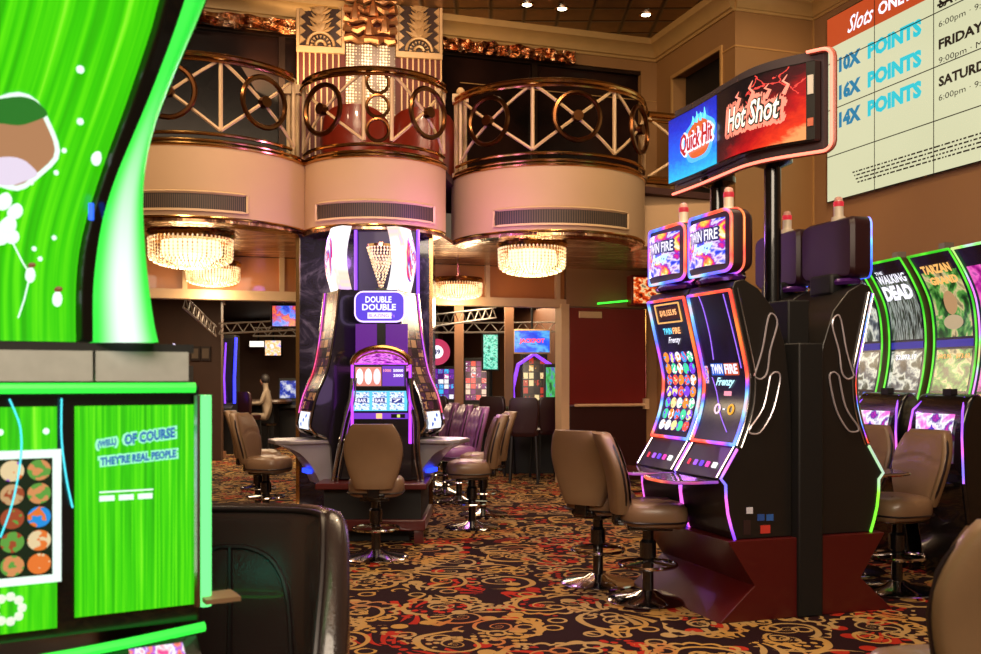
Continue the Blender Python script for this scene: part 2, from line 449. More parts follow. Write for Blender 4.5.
# vents
g = G('vent_slats'); o = g.uv(); xx = g.sep(o)
f_ = g.math('FRACT', g.math('MULTIPLY', xx[0], 60)); k = g.sw(g.math('ABSOLUTE', g.math('SUBTRACT', f_, .5)), .2, .35)
g.set(col=g.mix(k, hexc('54402f'), hexc('17110d')), rough=.6); M_vent = g.m
vent_lab = ['cream-framed air vent on the left balcony drum', 'cream-framed air vent on the narrow middle balcony drum', 'cream-framed air vent on the right balcony drum']
for (c, r, _), (a0, a1), lab in zip(drums, ((-19, 38), (-42, 56), (-33, 47)), vent_lab):
    root = empty('air_vent', (c[0], c[1]-r-.01, 3.16), 0, lab, 'vent', 'balcony air vents')
    z0, z1 = 3.17, 3.35
    A = arc(c, r+.008, a0, a1, 0, 24)
    MB().slab(lambda u, v: (A[round(u*24)].x, A[round(u*24)].y, z0+(z1-z0)*v), 24, 1, (0, .004, 0)).build('grille', M_vent, root, world=True)
    loop = arc(c, r+.012, a0, a1, z0, 24)+arc(c, r+.012, a1, a0, z1, 24)
    MB().tube(loop, .017, 4, closed=True).build('frame', M_cream, root, world=True, smooth=0)
# ---------------------------------------------------------------- railings
RT, RB = 4.71, 3.91
def wheel(mb_ring, mb_hub, c, n, rad=.26):
    n = n.normalized(); a = n.cross(Vector((0, 0, 1))).normalized(); b = Vector((0, 0, 1))
    mb_ring.tube([c+a*math.cos(2*PI*k/24)*rad+b*math.sin(2*PI*k/24)*rad for k in range(24)], .028, 6, closed=True)
    mb_hub.tube([c-n*.03, c+n*.05], .06, 10)
def railing(c, r, panels, a0, a1, lab, special=False):
    fr = Vector((c[0], c[1]-r, RB))
    root = empty('balcony_railing', fr, 0, lab, 'railing', 'curved brass balcony railings')
    hr = MB(); hr.tube(arc(c, r, a0, a1, RT+.03, 30), .032, 8); hr.tube(arc(c, r+.03, a0, a1, RT-.03, 30), .018, 6); hr.build('handrail', M_gold, root, world=True)
    lr = MB(); lr.tube(arc(c, r, a0, a1, RB+.04, 30), .02, 8); lr.build('bottom_rail', M_gold, root, world=True)
    def pt(a, z): return Vector((c[0]+r*math.sin(math.radians(a)), c[1]-r*math.cos(math.radians(a)), z))
    def nrm(a): return Vector((math.sin(math.radians(a)), -math.cos(math.radians(a)), 0))
    zt, zb = RT, RB+.08
    for a in panels['posts']: MB().tube([pt(a, zb), pt(a, zt)], .022, 6).build('post', M_cream, root, world=True)
    for (l, m, h) in panels['wheels']:
        x1 = MB(); d = (h-l)/2
        nseg = 6
        x1.tube([pt(l+(h-l)*i/nseg, zb+(zt-zb)*i/nseg) for i in range(nseg+1)], .018, 5)
        x1.tube([pt(l+(h-l)*i/nseg, zt-(zt-zb)*i/nseg) for i in range(nseg+1)], .018, 5)
        x1.build('cross_brace', M_cream, root, world=True)
        w1, h1 = MB(), MB(); wheel(w1, h1, pt(m, (zb+zt)/2)+nrm(m)*.02, nrm(m))
        w1.build('wheel_ring', M_bronze, root, world=True); h1.build('wheel_hub', M_bronze, root, world=True)
    for (m, zf) in panels.get('rings', []):
        MB().tube([pt(m, 0)+Vector((0, 0, zf))+nrm(m).cross(Vector((0, 0, 1)))*math.cos(2*PI*k/20)*.115+Vector((0, 0, math.sin(2*PI*k/20)*.115)) for k in range(20)], .018, 6, closed=True).build('small_ring', M_bronze, root, world=True)
    return root
def pw(edges): return {'posts': edges, 'wheels': [(a, (a+b)/2, b) for a, b in zip(edges, edges[1:])]}
railing(drums[0][0], 1.19, pw([-70, -22, 26, 70]), -95, 68, 'brass wheel-pattern railing above the left balcony drum')
zc = (RT+RB)/2+.04
railing(drums[1][0], .80, {'posts': [-74, -2, 19, 76], 'wheels': [(-70, -36, -2), (19, 50, 76)], 'rings': [(8.5, zc+.25), (8.5, zc), (8.5, zc-.25)]}, -76, 77, 'narrow middle railing with three small rings stacked between two wheels')
railing(drums[2][0], 1.16, pw([-62, -11, 37, 85]), -68, 88, 'brass wheel-pattern railing above the right balcony drum')
root = empty('straight_railing', (2.4, 12.03, RB), 0, 'short straight wheel-pattern railing behind the hanging red and blue sign', 'railing')
A, B = Vector((1.95, 11.86, 0)), Vector((3.03, 12.21, 0)); Z = Vector((0, 0, 1))
MB().tube([A+Z*(RT+.05), B+Z*(RT+.05)], .04).tube([A+Z*(RT-.03), B+Z*(RT-.03)], .02).build('handrail', M_gold, root, world=True)
MB().tube([A+Z*(RB+.06), B+Z*(RB+.06)], .03).build('bottom_rail', M_gold, root, world=True)
MB().tube([A+Z*(RB+.08), B+Z*RT], .018).tube([B+Z*(RB+.08), A+Z*RT], .018).build('cross_brace', M_cream, root, world=True)
w1, h1 = MB(), MB(); wheel(w1, h1, (A+B)/2+Z*(RT+RB+.08)/2+Vector((.01, -.03, 0)), -UV_); w1.build('wheel_ring', M_bronze, root, world=True); h1.build('wheel_hub', M_bronze, root, world=True)
# fluted stub pilasters between the drums
for (px, D, lab) in ((293, 10.95, 'short cream fluted post between left and middle balcony railings'), (460.5, 11.3, 'short cream fluted post between middle and right balcony railings'), (441, 11.1, 'slim cream post at right end of the middle railing')):
    c = P(px, 170, D); slim = px == 441
    root = empty('railing_post', (c.x, c.y, 3.83), 0, lab, 'post')
    mb = MB(); w = .035 if slim else .075
    for i in range(1 if slim else 3): mb.tube([(-w*.7+(w*.7*i if not slim else w*.7), 0, 0), (-w*.7+(w*.7*i if not slim else w*.7), 0, .95)], .024, 8)
    mb.build('shaft', M_cream, root)
    MB().box(-w-.02, w+.02, -.06, .06, 0, .07).build('foot', M_cream, root, bevel=.008)
    MB().box(-w-.02, w+.02, -.06, .06, .9, 1.0).ball((0, 0, 1.04), .05).build('finial', M_cream, root)
# ---------------------------------------------------------------- walls
ww = MB()
ww.box(-12.5, .0, 0, .25, 5.98, 6.52, RM).box(-.25, 0, 0, .25, 3.83, 5.98, RM)
ww.box(0, .25, -.5, .25, 2.9, 6.52, RM)
struct('wall_back_upper', ww, M_wallup)
g = G('dark_balcony_glass'); n = g.noise(g.obj(), .9, 3)[0]
g.set(col=g.ramp(n, [(.35, hexc('0a0606')), (.7, hexc('2a1712'))]), rough=.2, spec=.15); M_dglass = g.m
struct('window_1', MB().box(-12.4, -.25, .1, .16, 3.83, 5.98, RM), M_dglass)
ff = MB()
for s_ in (-1.9, -3.6, -5.4, -7.2): ff.box(s_-.04, s_+.04, .02, .1, 3.83, 5.98, RM)
ff.box(-12.4, -.25, .02, .1, 5.93, 5.99, RM)
struct('window_2', ff, pm('dark_bronze_mullion', '2b1a10', .35, .7))
# right wall A with the dark opening, pier face, wall B
wa = MB()
wa.box(0, .25, -2.1, -1.78, 0, 6.52, RM).box(0, .25, -.5, .2, 0, 2.9, RM).box(0, .25, -1.78, -.5, 5.78, 6.52, RM).box(0, .25, -1.78, -.5, 0, 3.83, RM)
wa.box(0.25, 1.16, -2.1, -1.9, 0, 6.52, RM)
struct('wall_pier', wa, M_wallup)
struct('wall_right', MB().box(1.16, 1.4, -14, -1.9, 0, 6.52, RM), M_wall)
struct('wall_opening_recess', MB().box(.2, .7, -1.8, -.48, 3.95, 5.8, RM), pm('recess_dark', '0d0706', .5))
gr = MB()
gr.box(-.01, 1.165, -2.112, -2.1, 5.68, 5.7, RM).box(1.145, 1.16, -2.12, -2.1, 0, 6.5, RM).box(-.012, 0.0, -2.1, -1.78, 5.68, 5.7, RM)
gr.box(-.03, 0, -1.78, -.5, 5.74, 5.79, RM).box(-.03, 0, -1.81, -1.78, 3.95, 5.79, RM).box(-.03, 0, -.5, -.47, 3.95, 5.79, RM)
gr.box(-3, -.01, -.012, 0, 5.55, 5.56, RM)
struct('trim_3', gr, pm('gold_beige_moulding', 'b58a52', .4, .3))
# cornice (cove) along back wall and pier
def cove(d): return [(0, 6.13), (-.03*d, 6.13), (-.04*d, 6.16), (-.07*d, 6.17), (-.09*d, 6.24), (-.14*d, 6.3), (-.19*d, 6.32), (-.21*d, 6.38), (-.21*d, 6.41), (0, 6.41)]
co = MB(); co.prism([(p[0], p[1]) for p in cove(1)], -12.4, 0, 'x', RM)
co.prism([(p[0], p[1]) for p in cove(1)], -2.1, 0, 'y', RM)
co.prism([(p[0]-2.1, p[1]) for p in cove(.55)], 0, 1.16, 'x', RM)
co.prism([(p[0]+1.16, p[1]) for p in cove(.55)], -14, -2.1, 'y', RM)
struct('trim_4', co, pm('cornice_gold', 'ae8a54', .45, .25))
# bronze relief frieze pieces
g = G('crumpled_bronze'); n = g.noise(g.obj(), 5, 4, .6, 1.2)[0]
g.set(col=g.ramp(n, [(.32, hexc('3a1a0e')), (.5, hexc('b06c40')), (.66, hexc('ffd8b0'))]), rough=.2, metal=1, normal=g.bump(n, 1, .06)); M_crump = g.m
for (s0, s1, lab) in ((-3.3, -1.35, 'crumpled bronze relief strip under the cornice right of the striped column'), (-8.5, -5.25, 'crumpled bronze relief strip under the cornice left of the striped column')):
    mid = R((s0+s1)/2, -.1, 5.96); root = tag(MB().slab(lambda u, v: R(s0+(s1-s0)*u, -.13-.04*math.sin(u*47)*math.cos(u*23)-.03*math.sin(v*9+u*31), 5.94+.17*v), 90, 5, UV_*.05).build('bronze_relief', M_crump), lab, 'relief', 'bronze reliefs below the cornice')
# ceiling downlights
for (px, py) in ((527, 5), (562, 9), (646, 15)):
    D = 4.89*960/(378-py); c = P(px, py, D)
    root = empty('ceiling_downlight', (c.x, c.y, 6.395), 0, {527: 'bright recessed ceiling light nearest the striped column', 562: 'small recessed ceiling light, middle of three', 646: 'recessed ceiling light nearest the cornice corner'}[px], 'ceiling light', 'recessed lights in the high ceiling')
    MB().lathe([(.06, -.002), (.09, -.012), (.1, 0)], 20).build('trim_ring', M_gold, root)
    MB().lathe([(0, -.008), (.06, -.006)], 20).build('lamp', em('warm_lamp', 'ffe9c0', 14), root)
# ---------------------------------------------------------------- striped upper column with reliefs
root = empty('striped_column', (-1.52, 12.75, 3.83), 0, 'red and cream striped column panel with ornament panels above the middle railing', 'column')
SM = Matrix.Translation(Vector((-1.57, 12.55, 0))) @ Matrix.Rotation(math.radians(10), 4, 'Z')
MB().box(-.95, .95, .05, .5, 3.83, 6.5, SM).build('core', pm('column_red', '5c180e', .6), root, world=True)
st = MB()
for k in range(26):
    xk = -.93+k*.0745
    if abs(xk) > .34: st.box(xk-.0095, xk+.0095, .02, .055, 3.83, 5.72, SM)
st.build('stripes', pm('stripe_cream', 'd3a87a', .4), root, world=True, smooth=0)
for sx in (-1, 1):
    cx = sx*.64
    pn = MB(); pn.box(cx-.31, cx+.31, -.0, .05, 5.72, 5.8, SM).box(cx-.31, cx-.27, -.0, .05, 5.8, 6.5, SM).box(cx+.27, cx+.31, -.0, .05, 5.8, 6.5, SM)
    fp = pn.build('ornament_frame', M_cream, root, world=True, bevel=.006)
    MB().box(cx-.27, cx+.27, .03, .052, 5.8, 6.5, SM).build('ornament_ground', pm('ground_brown', '2e140c', .5), fp, world=True)
    od = MB()
    for k in range(6):
        for e in (-1, 1):
            z0 = 5.82+k*.115; xx_ = cx+e*.265
            od.prism([(xx_, z0), (xx_-e*.07, z0+.057), (xx_, z0+.115)], -.005, .04, 'y', SM)
    for k in range(9):
        a = PI*k/8; od.prism([(cx+.13*math.cos(a-.1), 5.81+.13*math.sin(a-.1)), (cx+.13*math.cos(a+.1), 5.81+.13*math.sin(a+.1)), (cx+.09*math.cos(a), 5.81+.09*math.sin(a))], -.01, .04, 'y', SM)
    od.tube([SM @ Vector((cx+.17*math.cos(PI*k/12), 0, 5.81+.17*math.sin(PI*k/12))) for k in range(13)], .02, 6)
    od.tube([SM @ Vector((cx+.06*math.cos(PI*k/12), 0, 5.81+.06*math.sin(PI*k/12))) for k in range(13)], .02, 6)
    for lv in range(4):
        for k in range(-3, 4):
            a = k*.36; L = .2-.02*lv
            b = Vector((cx, 0, 5.97+lv*.12)); tip = b+Vector((math.sin(a)*L, 0, math.cos(a)*L))
            od.tube([SM @ b, SM @ ((b+tip)/2), SM @ tip], [.012, .03, .004], 5)
    od.build('relief_ornament', pm('ornament_cream', 'b89468', .4, .3), fp, world=True)
# mosaic and bronze figures
g = G('bead_mosaic'); v = g.vor(g.obj(), 26, rnd=.15); k = g.sw(v[0], .25, .5)
g.set(col=g.mix(k, g.mix(g.wn(v['Position'])[0], hexc('d9c8a2'), hexc('fff0cf')), hexc('5a4332')), rough=.3, metal=.2)
MB().box(-.32, .32, -.02, .05, 4.0, 5.85, SM).build('mosaic', g.m, root, world=True)
bz = MB()
for k in range(5):
    z = 5.9+.13*k
    bz.tube([SM @ Vector((-.33+.66*i/8, -.06-.03*math.sin(i*1.7+k*2), z+.02*math.sin(i*2.3+k))) for i in range(9)], [.05+.015*math.sin(i*3+k) for i in range(9)], 7)
for (xx_, zz) in ((-.02, 6.05), (.03, 6.3), (.18, 6.1), (-.2, 6.25)): bz.tube([SM @ Vector((xx_, -.1, zz-.1)), SM @ Vector((xx_, -.13, zz)), SM @ Vector((xx_, -.1, zz+.12))], [.07, .05, .01], 6)
bz.build('bronze_relief', pm('pale_bronze', 'c08a60', .3, .8, vs=9, var=.35, bump=.6, bs=18), root, world=True)
# two red leather tub chairs behind the middle railing
def tub(x, y, rz, lab):
    r0 = empty('tub_chair', (x, y, 3.83), rz, lab, 'chair', 'red leather tub chairs on the balcony')
    mred = pm('red_leather', '8e2a18', .3, 0, .4)
    secs = []
    for i in range(13):
        a = math.radians(-20+220*i/12)
        cx, cy = math.cos(a), math.sin(a); h = .42+.46*math.sin(max(0, min(PI, PI*i/12)))**.5
        secs.append([(cx*.32, cy*.32, .05), (cx*.4, cy*.4, .05), (cx*.44, cy*.44, h*.7), (cx*.41, cy*.41, h), (cx*.34, cy*.34, h), (cx*.3, cy*.3, h*.7)])
    MB().rings(secs).build('backrest', mred, r0)
    MB().lathe([(0, .1), (.3, .1), (.33, .2), (.33, .42), (.28, .48), (0, .5)], 20).build('seat', mred, r0)
tub(-1.62, 11.62, PI, 'red leather tub chair behind the middle railing, left of the small rings')
tub(-.82, 11.75, PI, 'red leather tub chair behind the middle railing, right of the small rings')
# ---------------------------------------------------------------- main column under the middle drum
g = G('dark_blue_marble'); o = g.obj()
n = g.noise(o, 2.5, 5, .65, 1.5)[0]
g.set(col=g.ramp(n, [(.35, hexc('0d0b14')), (.55, hexc('2a2638')), (.7, hexc('6a6478'))]), rough=.18, coat=.5)
struct('wall_column', MB().box(-2.12, -.66, 10.6, 11.5, 0, 3.06), g.m)
ct = MB()
for x_ in (-2.125, -.655): ct.box(x_-.02, x_+.02, 10.575, 10.62, 0, 3.06)
struct('trim_5', ct, M_gold)
pl = tag(MB().box(-1.93, -1.83, 10.585, 10.6, 1.62, 1.76).build('wall_plate', pm('plate_tan', 'c79a6a', .4), bevel=.004), 'small tan square plate on the dark marble column', 'wall plate')
# ---------------------------------------------------------------- lower back: beam, door wall
struct('wall_beam', MB().box(-12.4, -1.43, 0, .2, 2.5, 2.62, RM), M_cream)
g = G('orange_glow_panel'); n = g.noise(g.obj(), 1.5, 2)[0]
M_op = pm('amber_wood_panel', 'b9733a', .35, 0, .3, vs=1.2, var=.3)
struct('wall_transom', MB().box(-12.4, -1.43, .08, .14, 2.62, 3.06, RM), M_op)
mu = MB()
for s_ in (-1.55, -2.6, -4.0, -5.4, -6.6, -7.8): mu.box(s_-.03, s_+.03, .0, .1, 2.62, 3.06, RM)
struct('trim_6', mu, M_cream)
dw = MB().box(-.17, 0, 0, .2, 0, 3.06, RM).box(-1.43, -.17, 0, .2, 2.52, 3.06, RM)
struct('wall_door', dw, M_wall)
struct('trim_7', MB().box(-1.52, -1.4, -.04, .2, 0, 2.55, RM), M_cream)
dr = empty('door_1', R(-.8, -.02, 0), math.atan2(VV.y, VV.x)); tag(dr, kind='structure')
M_door = pm('mahogany_door', '6c1210', .3, 0, .3, vs=2, var=.18)
MB().box(-1.39, -.18, -.03, .03, 1.12, 2.5, RM).build('upper_panel', M_door, dr, world=True, bevel=.004)
MB().box(-1.39, -.18, -.03, .03, .02, 1.1, RM).build('lower_panel', pm('dark_mahogany', '2a0a0a', .35), dr, world=True, bevel=.004)
MB().tube([R(-1.33, -.08, 1.11), R(-.2, -.08, 1.11)], .022).box(-.24, -.17, -.1, -.03, 1.05, 1.2, RM).build('push_bar', M_cream, dr, world=True)
MB().box(-1.25, -.9, -.05, -.03, 2.36, 2.45, RM).build('sign_plate', M_cream, dr, world=True)
MB().tube([R(-.2, -.05, 1.15), R(-.2, -.05, 2.5)], .012).build('door_stile_rod', M_gold, dr, world=True)
# red lit slot sign box above door
root = empty('lit_sign', R(-.25, -.25, 2.52), math.atan2(VV.y, VV.x), 'small orange-red lit sign box above the mahogany door', 'sign')
MB().box(-.28, .3, 0, .16, .02, .45).build('case', pm('sign_red', '6a1508', .4), root, bevel=.01)
MB().sheet(lambda u, v: (-.25+.52*u, -.006, .05+.37*v), 1, 1).build('face', screen_art('sign_orange_art', ['2a0500', 'b52608', 'ff6a20', 'ffe0a0', '40102a'], 6, .9), root)
tag(MB().tube([R(-1.0, -.12, 2.56), R(-.45, -.12, 2.62)], .012).build('neon_tube', em('neon_green', '3cff3a', 2)), 'short green neon tube above the mahogany door', 'neon light')
# left part, other walls beyond
struct('wall_left', MB().box(-12.4, -12.2, -14, 14, 0, 6.5, RM), M_wall)
struct('wall_far', MB().box(-12.4, 6, 13, 13.2, 0, 3.4, RM), pm('far_wall', '5e3d2a', .6))
struct('ceiling_far', MB().box(-12.4, 6, .25, 13.2, 2.98, 3.1, RM), pm('far_ceiling', '2b1b14', .6))
struct('wall_right_far', MB().box(.25, .45, .2, 13, 0, 3.1, RM), pm('far_wall', '5e3d2a', .6))
# ================================================================ slot chairs
def se(t, p): # signed power
    return math.copysign(abs(math.cos(t))**p, math.cos(t)), math.copysign(abs(math.sin(t))**p, math.sin(t))
def make_chair(mat, shell, H=1.13, tuft=False):
    r0 = empty('slot_chair', (0, 0, 0)); r0['category'] = 'chair'
    # base, pole, ring
    MB().lathe([(0, .0), (.27, .0), (.275, .012), (.25, .028), (.1, .05), (.06, .075), (0, .08)], 32).build('base', M_chrome, r0)
    MB().lathe([(0, .06), (.038, .06), (.038, .5), (0, .5)], 16).lathe([(.055, .3), (.055, .4), (.038, .42)], 16).build('pole', M_black, r0)
    fr = MB(); fr.tube([(.19*math.cos(2*PI*k/28), .19*math.sin(2*PI*k/28), .25) for k in range(28)], .012, 6, closed=True)
    for a in (0, 2*PI/3, 4*PI/3): fr.tube([(0, 0, .27), (.19*math.cos(a), .19*math.sin(a), .25)], .01, 6)
    fr.build('foot_ring', M_chrome, r0)
    # seat cushion, front towards -y
    secs = []
    for z, k in ((.52, .84), (.53, .93), (.56, .99), (.61, 1.0), (.65, .97), (.672, .88), (.682, .7), (.686, .35)):
        ring = []
        for i in range(32):
            c, s_ = se(2*PI*i/32, .62)
            w = .235*k*(1-.10*max(0, s_)); ring.append((c*w, s_*.225*k-.03-.02*(1-k), z+(-.012 if s_ < -.8 else 0)))
        secs.append(ring)
    seat = MB().rings(secs).build('seat', mat, r0, smooth=60)
    MB().tube([(se(2*PI*i/32, .62)[0]*.232, se(2*PI*i/32, .62)[1]*.222-.03, .555) for i in range(32)], .007, 5, closed=True).build('piping', M_pipe, seat)
    MB().box(-.12, .12, -.15, .15, .49, .525).build('seat_bracket', M_black, r0, bevel=.01)
    # backrest
    zb, zt = .6, H; lean = .12
    def hw(t):
        return .155+.085*math.sin(min(1, t/.62)*PI/2)-.0-(.075*max(0, (t-.6)/.4)**1.8)
    def cy(t): return .2+lean*t-.03*math.sin(t*PI)
    secs = []; N = 16
    for j in range(N+1):
        t = j/N; e = 1.0
        if t < .06: e = .75+.25*t/.06
        if t > .94: e = .75+.25*(1-t)/.06
        w = hw(t)*(.93+.07*e); th = .05*(.5+.5*e); ring = []
        for i in range(28):
            c, s_ = se(2*PI*i/28, .5)
            bulge = .018*math.cos(c*PI/2) if s_ < 0 else .01*math.cos(c*PI/2)
            ring.append((c*w, cy(t)+.03*c*c*-.6+s_*th+(-bulge if s_ < 0 else bulge), zb+(zt-zb)*t))
        secs.append(ring)
    back = MB().rings(secs).build('backrest', shell, r0, smooth=60)
    # padded front face
    secs = []
    for dd, k in ((0, 1), (.012, .93), (.018, .8), (.02, .5)):
        pass
    pd = MB()
    def fr_(u, v):
        t = .04+.92*v; c = (u*2-1)*.9; w = hw(t)
        e = (1-abs(u*2-1)**4)*(1-abs(v*2-1)**6)
        q = .0
        if tuft: q = .012*abs(math.sin(u*PI*2.5))*abs(math.sin(v*PI*3))
        else:
            q = -.008*math.exp(-((v-.62-.05*math.cos(c*3))/.02)**2)
        return (c*w, cy(t)-.03*c*c*.6-.058-.02*e-q, zb+(zt-zb)*t)
    pd.sheet(fr_, 20, 24).build('back_pad', mat, back, smooth=80)
    edge = []
    for i in range(48):
        a = 2*PI*i/48; c, s_ = se(a, .38); t = .5+.49*s_
        edge.append((c*hw(t)*1.0, cy(t)-.018*c*c-.02, zb+(zt-zb)*t))
    MB().tube(edge, .009, 5, closed=True).build('piping', M_pipe, back)
    e2 = [(p[0]*.985, p[1]+.05, p[2]) for p in edge]
    MB().box(-.09, .09, .1, .22, .52, .56).box(-.05, .05, .17, .24, .52, .7).build('back_bracket', M_black, r0, bevel=.01)
    return r0
chair_t = make_chair(M_tan, M_tanb)
_used = [False]
def aim(dx, dy): # rotation so that the seat front (-y) points along (dx,dy)
    return math.atan2(dy, dx)+PI/2
def place(src, px, D, d, label, group, used):
    x = (px-490.5)/F*D
    if not used[0]:
        used[0] = True; o = src; o.location = (x, D, 0); o.rotation_euler = (0, 0, aim(*d)); o['label'] = label
    else: o = copy_tree(src, (x, D, 0), aim(*d), label)
    o['group'] = group
    return o
GT = 'slot chairs around the twin slot island'
place(chair_t, 598, 7.0, (.62, .78), 'tan slot chair turned three quarters away, left one before the twin slot machines', GT, _used)
place(chair_t, 648, 6.45, (.98, -.02), 'tan slot chair seen from the side, right one before the twin slot machines', GT, _used)
place(chair_t, 897, 6.75, (-.93, -.36), 'tan slot chair at right, between the oxblood island base and the pink-screened consoles', GT, _used)
place(chair_t, 848, 7.45, (-.8, -.6), 'tan slot chair half hidden behind the right end of the twin slot island', GT, _used)
place(chair_t, 376, 8.0, (-.02, 1), 'tan slot chair seen from straight behind, in front of the middle purple slot machine', 'slot chairs around the middle carousel', _used)
GC = 'slot chairs around the middle carousel'
place(chair_t, 266, 10.1, (.97, -.2), 'nearest tan slot chair left of the carousel, beside the dark leather seat', GC, _used)
place(chair_t, 258, 10.9, (.97, .1), 'second tan slot chair left of the carousel, just behind the nearest one', GC, _used)
place(chair_t, 472, 9.6, (-.97, -.1), 'nearest slot chair right of the carousel, tan with chrome base', GC, _used)
place(chair_t, 483, 10.5, (-.97, -.15), 'second slot chair right of the carousel, tan, tucked behind the nearest', GC, _used)
chair_p = make_chair(M_purp, M_purp, H=1.15, tuft=True); _up = [False]
for px, D, lab in ((459, 11.6, 'plum tufted slot chair, nearest of the three right of the carousel'), (445, 12.5, 'plum tufted slot chair, middle of the three right of the carousel'), (433, 13.4, 'plum tufted slot chair, farthest of the three right of the carousel')):
    place(chair_p, px, D, (-.95, -.31), lab, 'plum tufted slot chairs in a row', _up)
# near right chair, seen from behind, cut by the frame
big = copy_tree(chair_t, (1.39, 2.8, 0), aim(-.12, 1), 'tan slot chair cut off by the right edge, nearest the camera')
big['group'] = 'slot chairs around the twin slot island'; del big['group']
# ---------------------------------------------------------------- dark leather wing seat at lower left
root = empty('lounge_seat', (-.86, 3.03, 0), math.radians(0), 'dark glossy leather seat with curved wing side and piped back, beside the green machine', 'chair')
M_leather = pm('dark_leather', '2e2321', .24, 0, .6, bump=.25, bs=160)
# plan curve of the back: from left, straight, then wing curling towards the camera at right
plan = smooth_path([(-.42, .07, 0), (-.2, .09, 0), (.05, .085, 0), (.24, .05, 0), (.34, -.04, 0), (.385, -.2, 0), (.395, -.4, 0)], 6)
M_ = len(plan)
def wh(i):  # top height along the plan
    u = i/(M_-1); return 1.085-.0*u-(.5*max(0, (u-.72)/.28)**1.6)
secs = []
for i, p in enumerate(plan):
    a = plan[max(0, i-1)]; b = plan[min(M_-1, i+1)]; d = (b-a).normalized(); n = Vector((-d.y, d.x, 0))
    h = wh(i); th = .05; f = -1
    pr = [(-.02, .40), (-.045, .7), (-.05, h-.06), (-.03, h-.015), (0, h), (.03, h-.012), (.05, h-.05), (.055, .7), (.04, .40)]
    lean = lambda z: .12*(z-.4)
    secs.append([(p.x+n.x*q, p.y+n.y*q+lean(z), z) for q, z in pr])
bk = MB().rings(secs).build('backrest', M_leather, root, smooth=60)
def onback(x, z):
    i = min(range(M_), key=lambda k: abs(plan[k].x-x)); return Vector((x, plan[i].y-.052+.12*(z-.4), z))
for k, pts in enumerate(([(-.16, .5), (-.15, .75), (-.1, .9), (-.04, .945), (.0, .95)], [(.23, .5), (.21, .78), (.16, .9), (.08, .945), (.0, .95)], [(.01, .95), (.015, .8), (.02, .6), (.02, .5)])):
    MB().tube([onback(x, z) for x, z in smooth_path([(a, b, 0) for a, b in pts], 4) for _ in (0,)] if False else [onback(v.x, v.y) for v in smooth_path([(a, b, 0) for a, b in pts], 4)], .008, 6).build('piping', M_pipe, bk)
MB().tube([Vector(s_[3])+Vector((0, -.01, 0)) for s_ in secs], .009, 6).build('piping', M_pipe, bk)
secs = []
for z, k in ((.36, .9), (.4, 1), (.48, 1), (.53, .94), (.55, .8), (.555, .4)):
    secs.append([(-.02+se(2*PI*i/28, .5)[0]*.33*k, -.25+se(2*PI*i/28, .5)[1]*.28*k, z) for i in range(28)])
MB().rings(secs).build('seat', M_leather, root, smooth=60)
MB().box(-.36, .36, -.45, .1, .0, .3).build('plinth', M_blackm, root, bevel=.03)
MB().box(-.2, .2, -.3, 0, .3, .38).build('seat_support', M_black, root)
# ================================================================ twin slot island
E0 = Vector((1.387, 5.88, 0)); U3, V3 = Vector((-.307, .952, 0)), Vector((.952, .307, 0))
TH = math.radians(-72.12)
def endpl(px, py):
    k = (px-490.5)/F; s = (k*E0.y-E0.x)/(V3.x-k*V3.y); Y = E0.y+V3.y*s
    return s, CZ+(HZ-py)/F*Y
LW = ['ff5a1c', 'ff2a30', 'b04cff', '4a7bff', '6ad0ff', 'ffb060']
M_led = led('rainbow_led', ['ff7a2c', 'ff3a30', 'ff6a40', 'c04cff', '4a6bff', '80c8ff', 'ff9a50'], 2.6, 1.5)
M_led2 = led('violet_led', ['6a2cff', 'c060ff', 'ff60d0', '5a6cff'], 3, 1.6)
M_ledb = led('blue_led', ['2a50ff', '60c8ff', '9060ff', 'ff9050'], 4, 1.8)
M_white = em('lit_white', 'f4f0ff', 1.25)
M_side = pm('charcoal_side', '1a1614', .4, 0, .2)
body = [(.13, .5), (.09, .62), (.07, .74), (.075, .84), (.02, .875), (.15, 1.07), (.2, 1.2), (.235, 1.33), (.247, 1.45), (.24, 1.56), (.185, 1.79), (.118, 2.06), (.14, 2.1), (.2, 2.115), (.305, 2.06), (.42, 1.93), (.5, 1.71), (.54, 1.4), (.55, 1.1), (.55, .5)]
scr = [(.15, 1.08), (.2, 1.2), (.235, 1.33), (.247, 1.45), (.24, 1.56), (.185, 1.79), (.122, 2.05)]
scr = [(p.x, p.y) for p in smooth_path([(a, b, 0) for a, b in scr], 3)]
SF = prof_surf(scr); SL = SF.L
M_artm = screen_art('fire_art', ['2a0a80', '3a50ff', 'f4e0ff', '8020c0', 'ff3060', 'ffd040', 'ffffff'], 3, 1.15, .3)
M_dkscr = screen_art('dark_violet_screen', ['06040e', '0d0822', '160c34', '0a0620'], 2, .8)
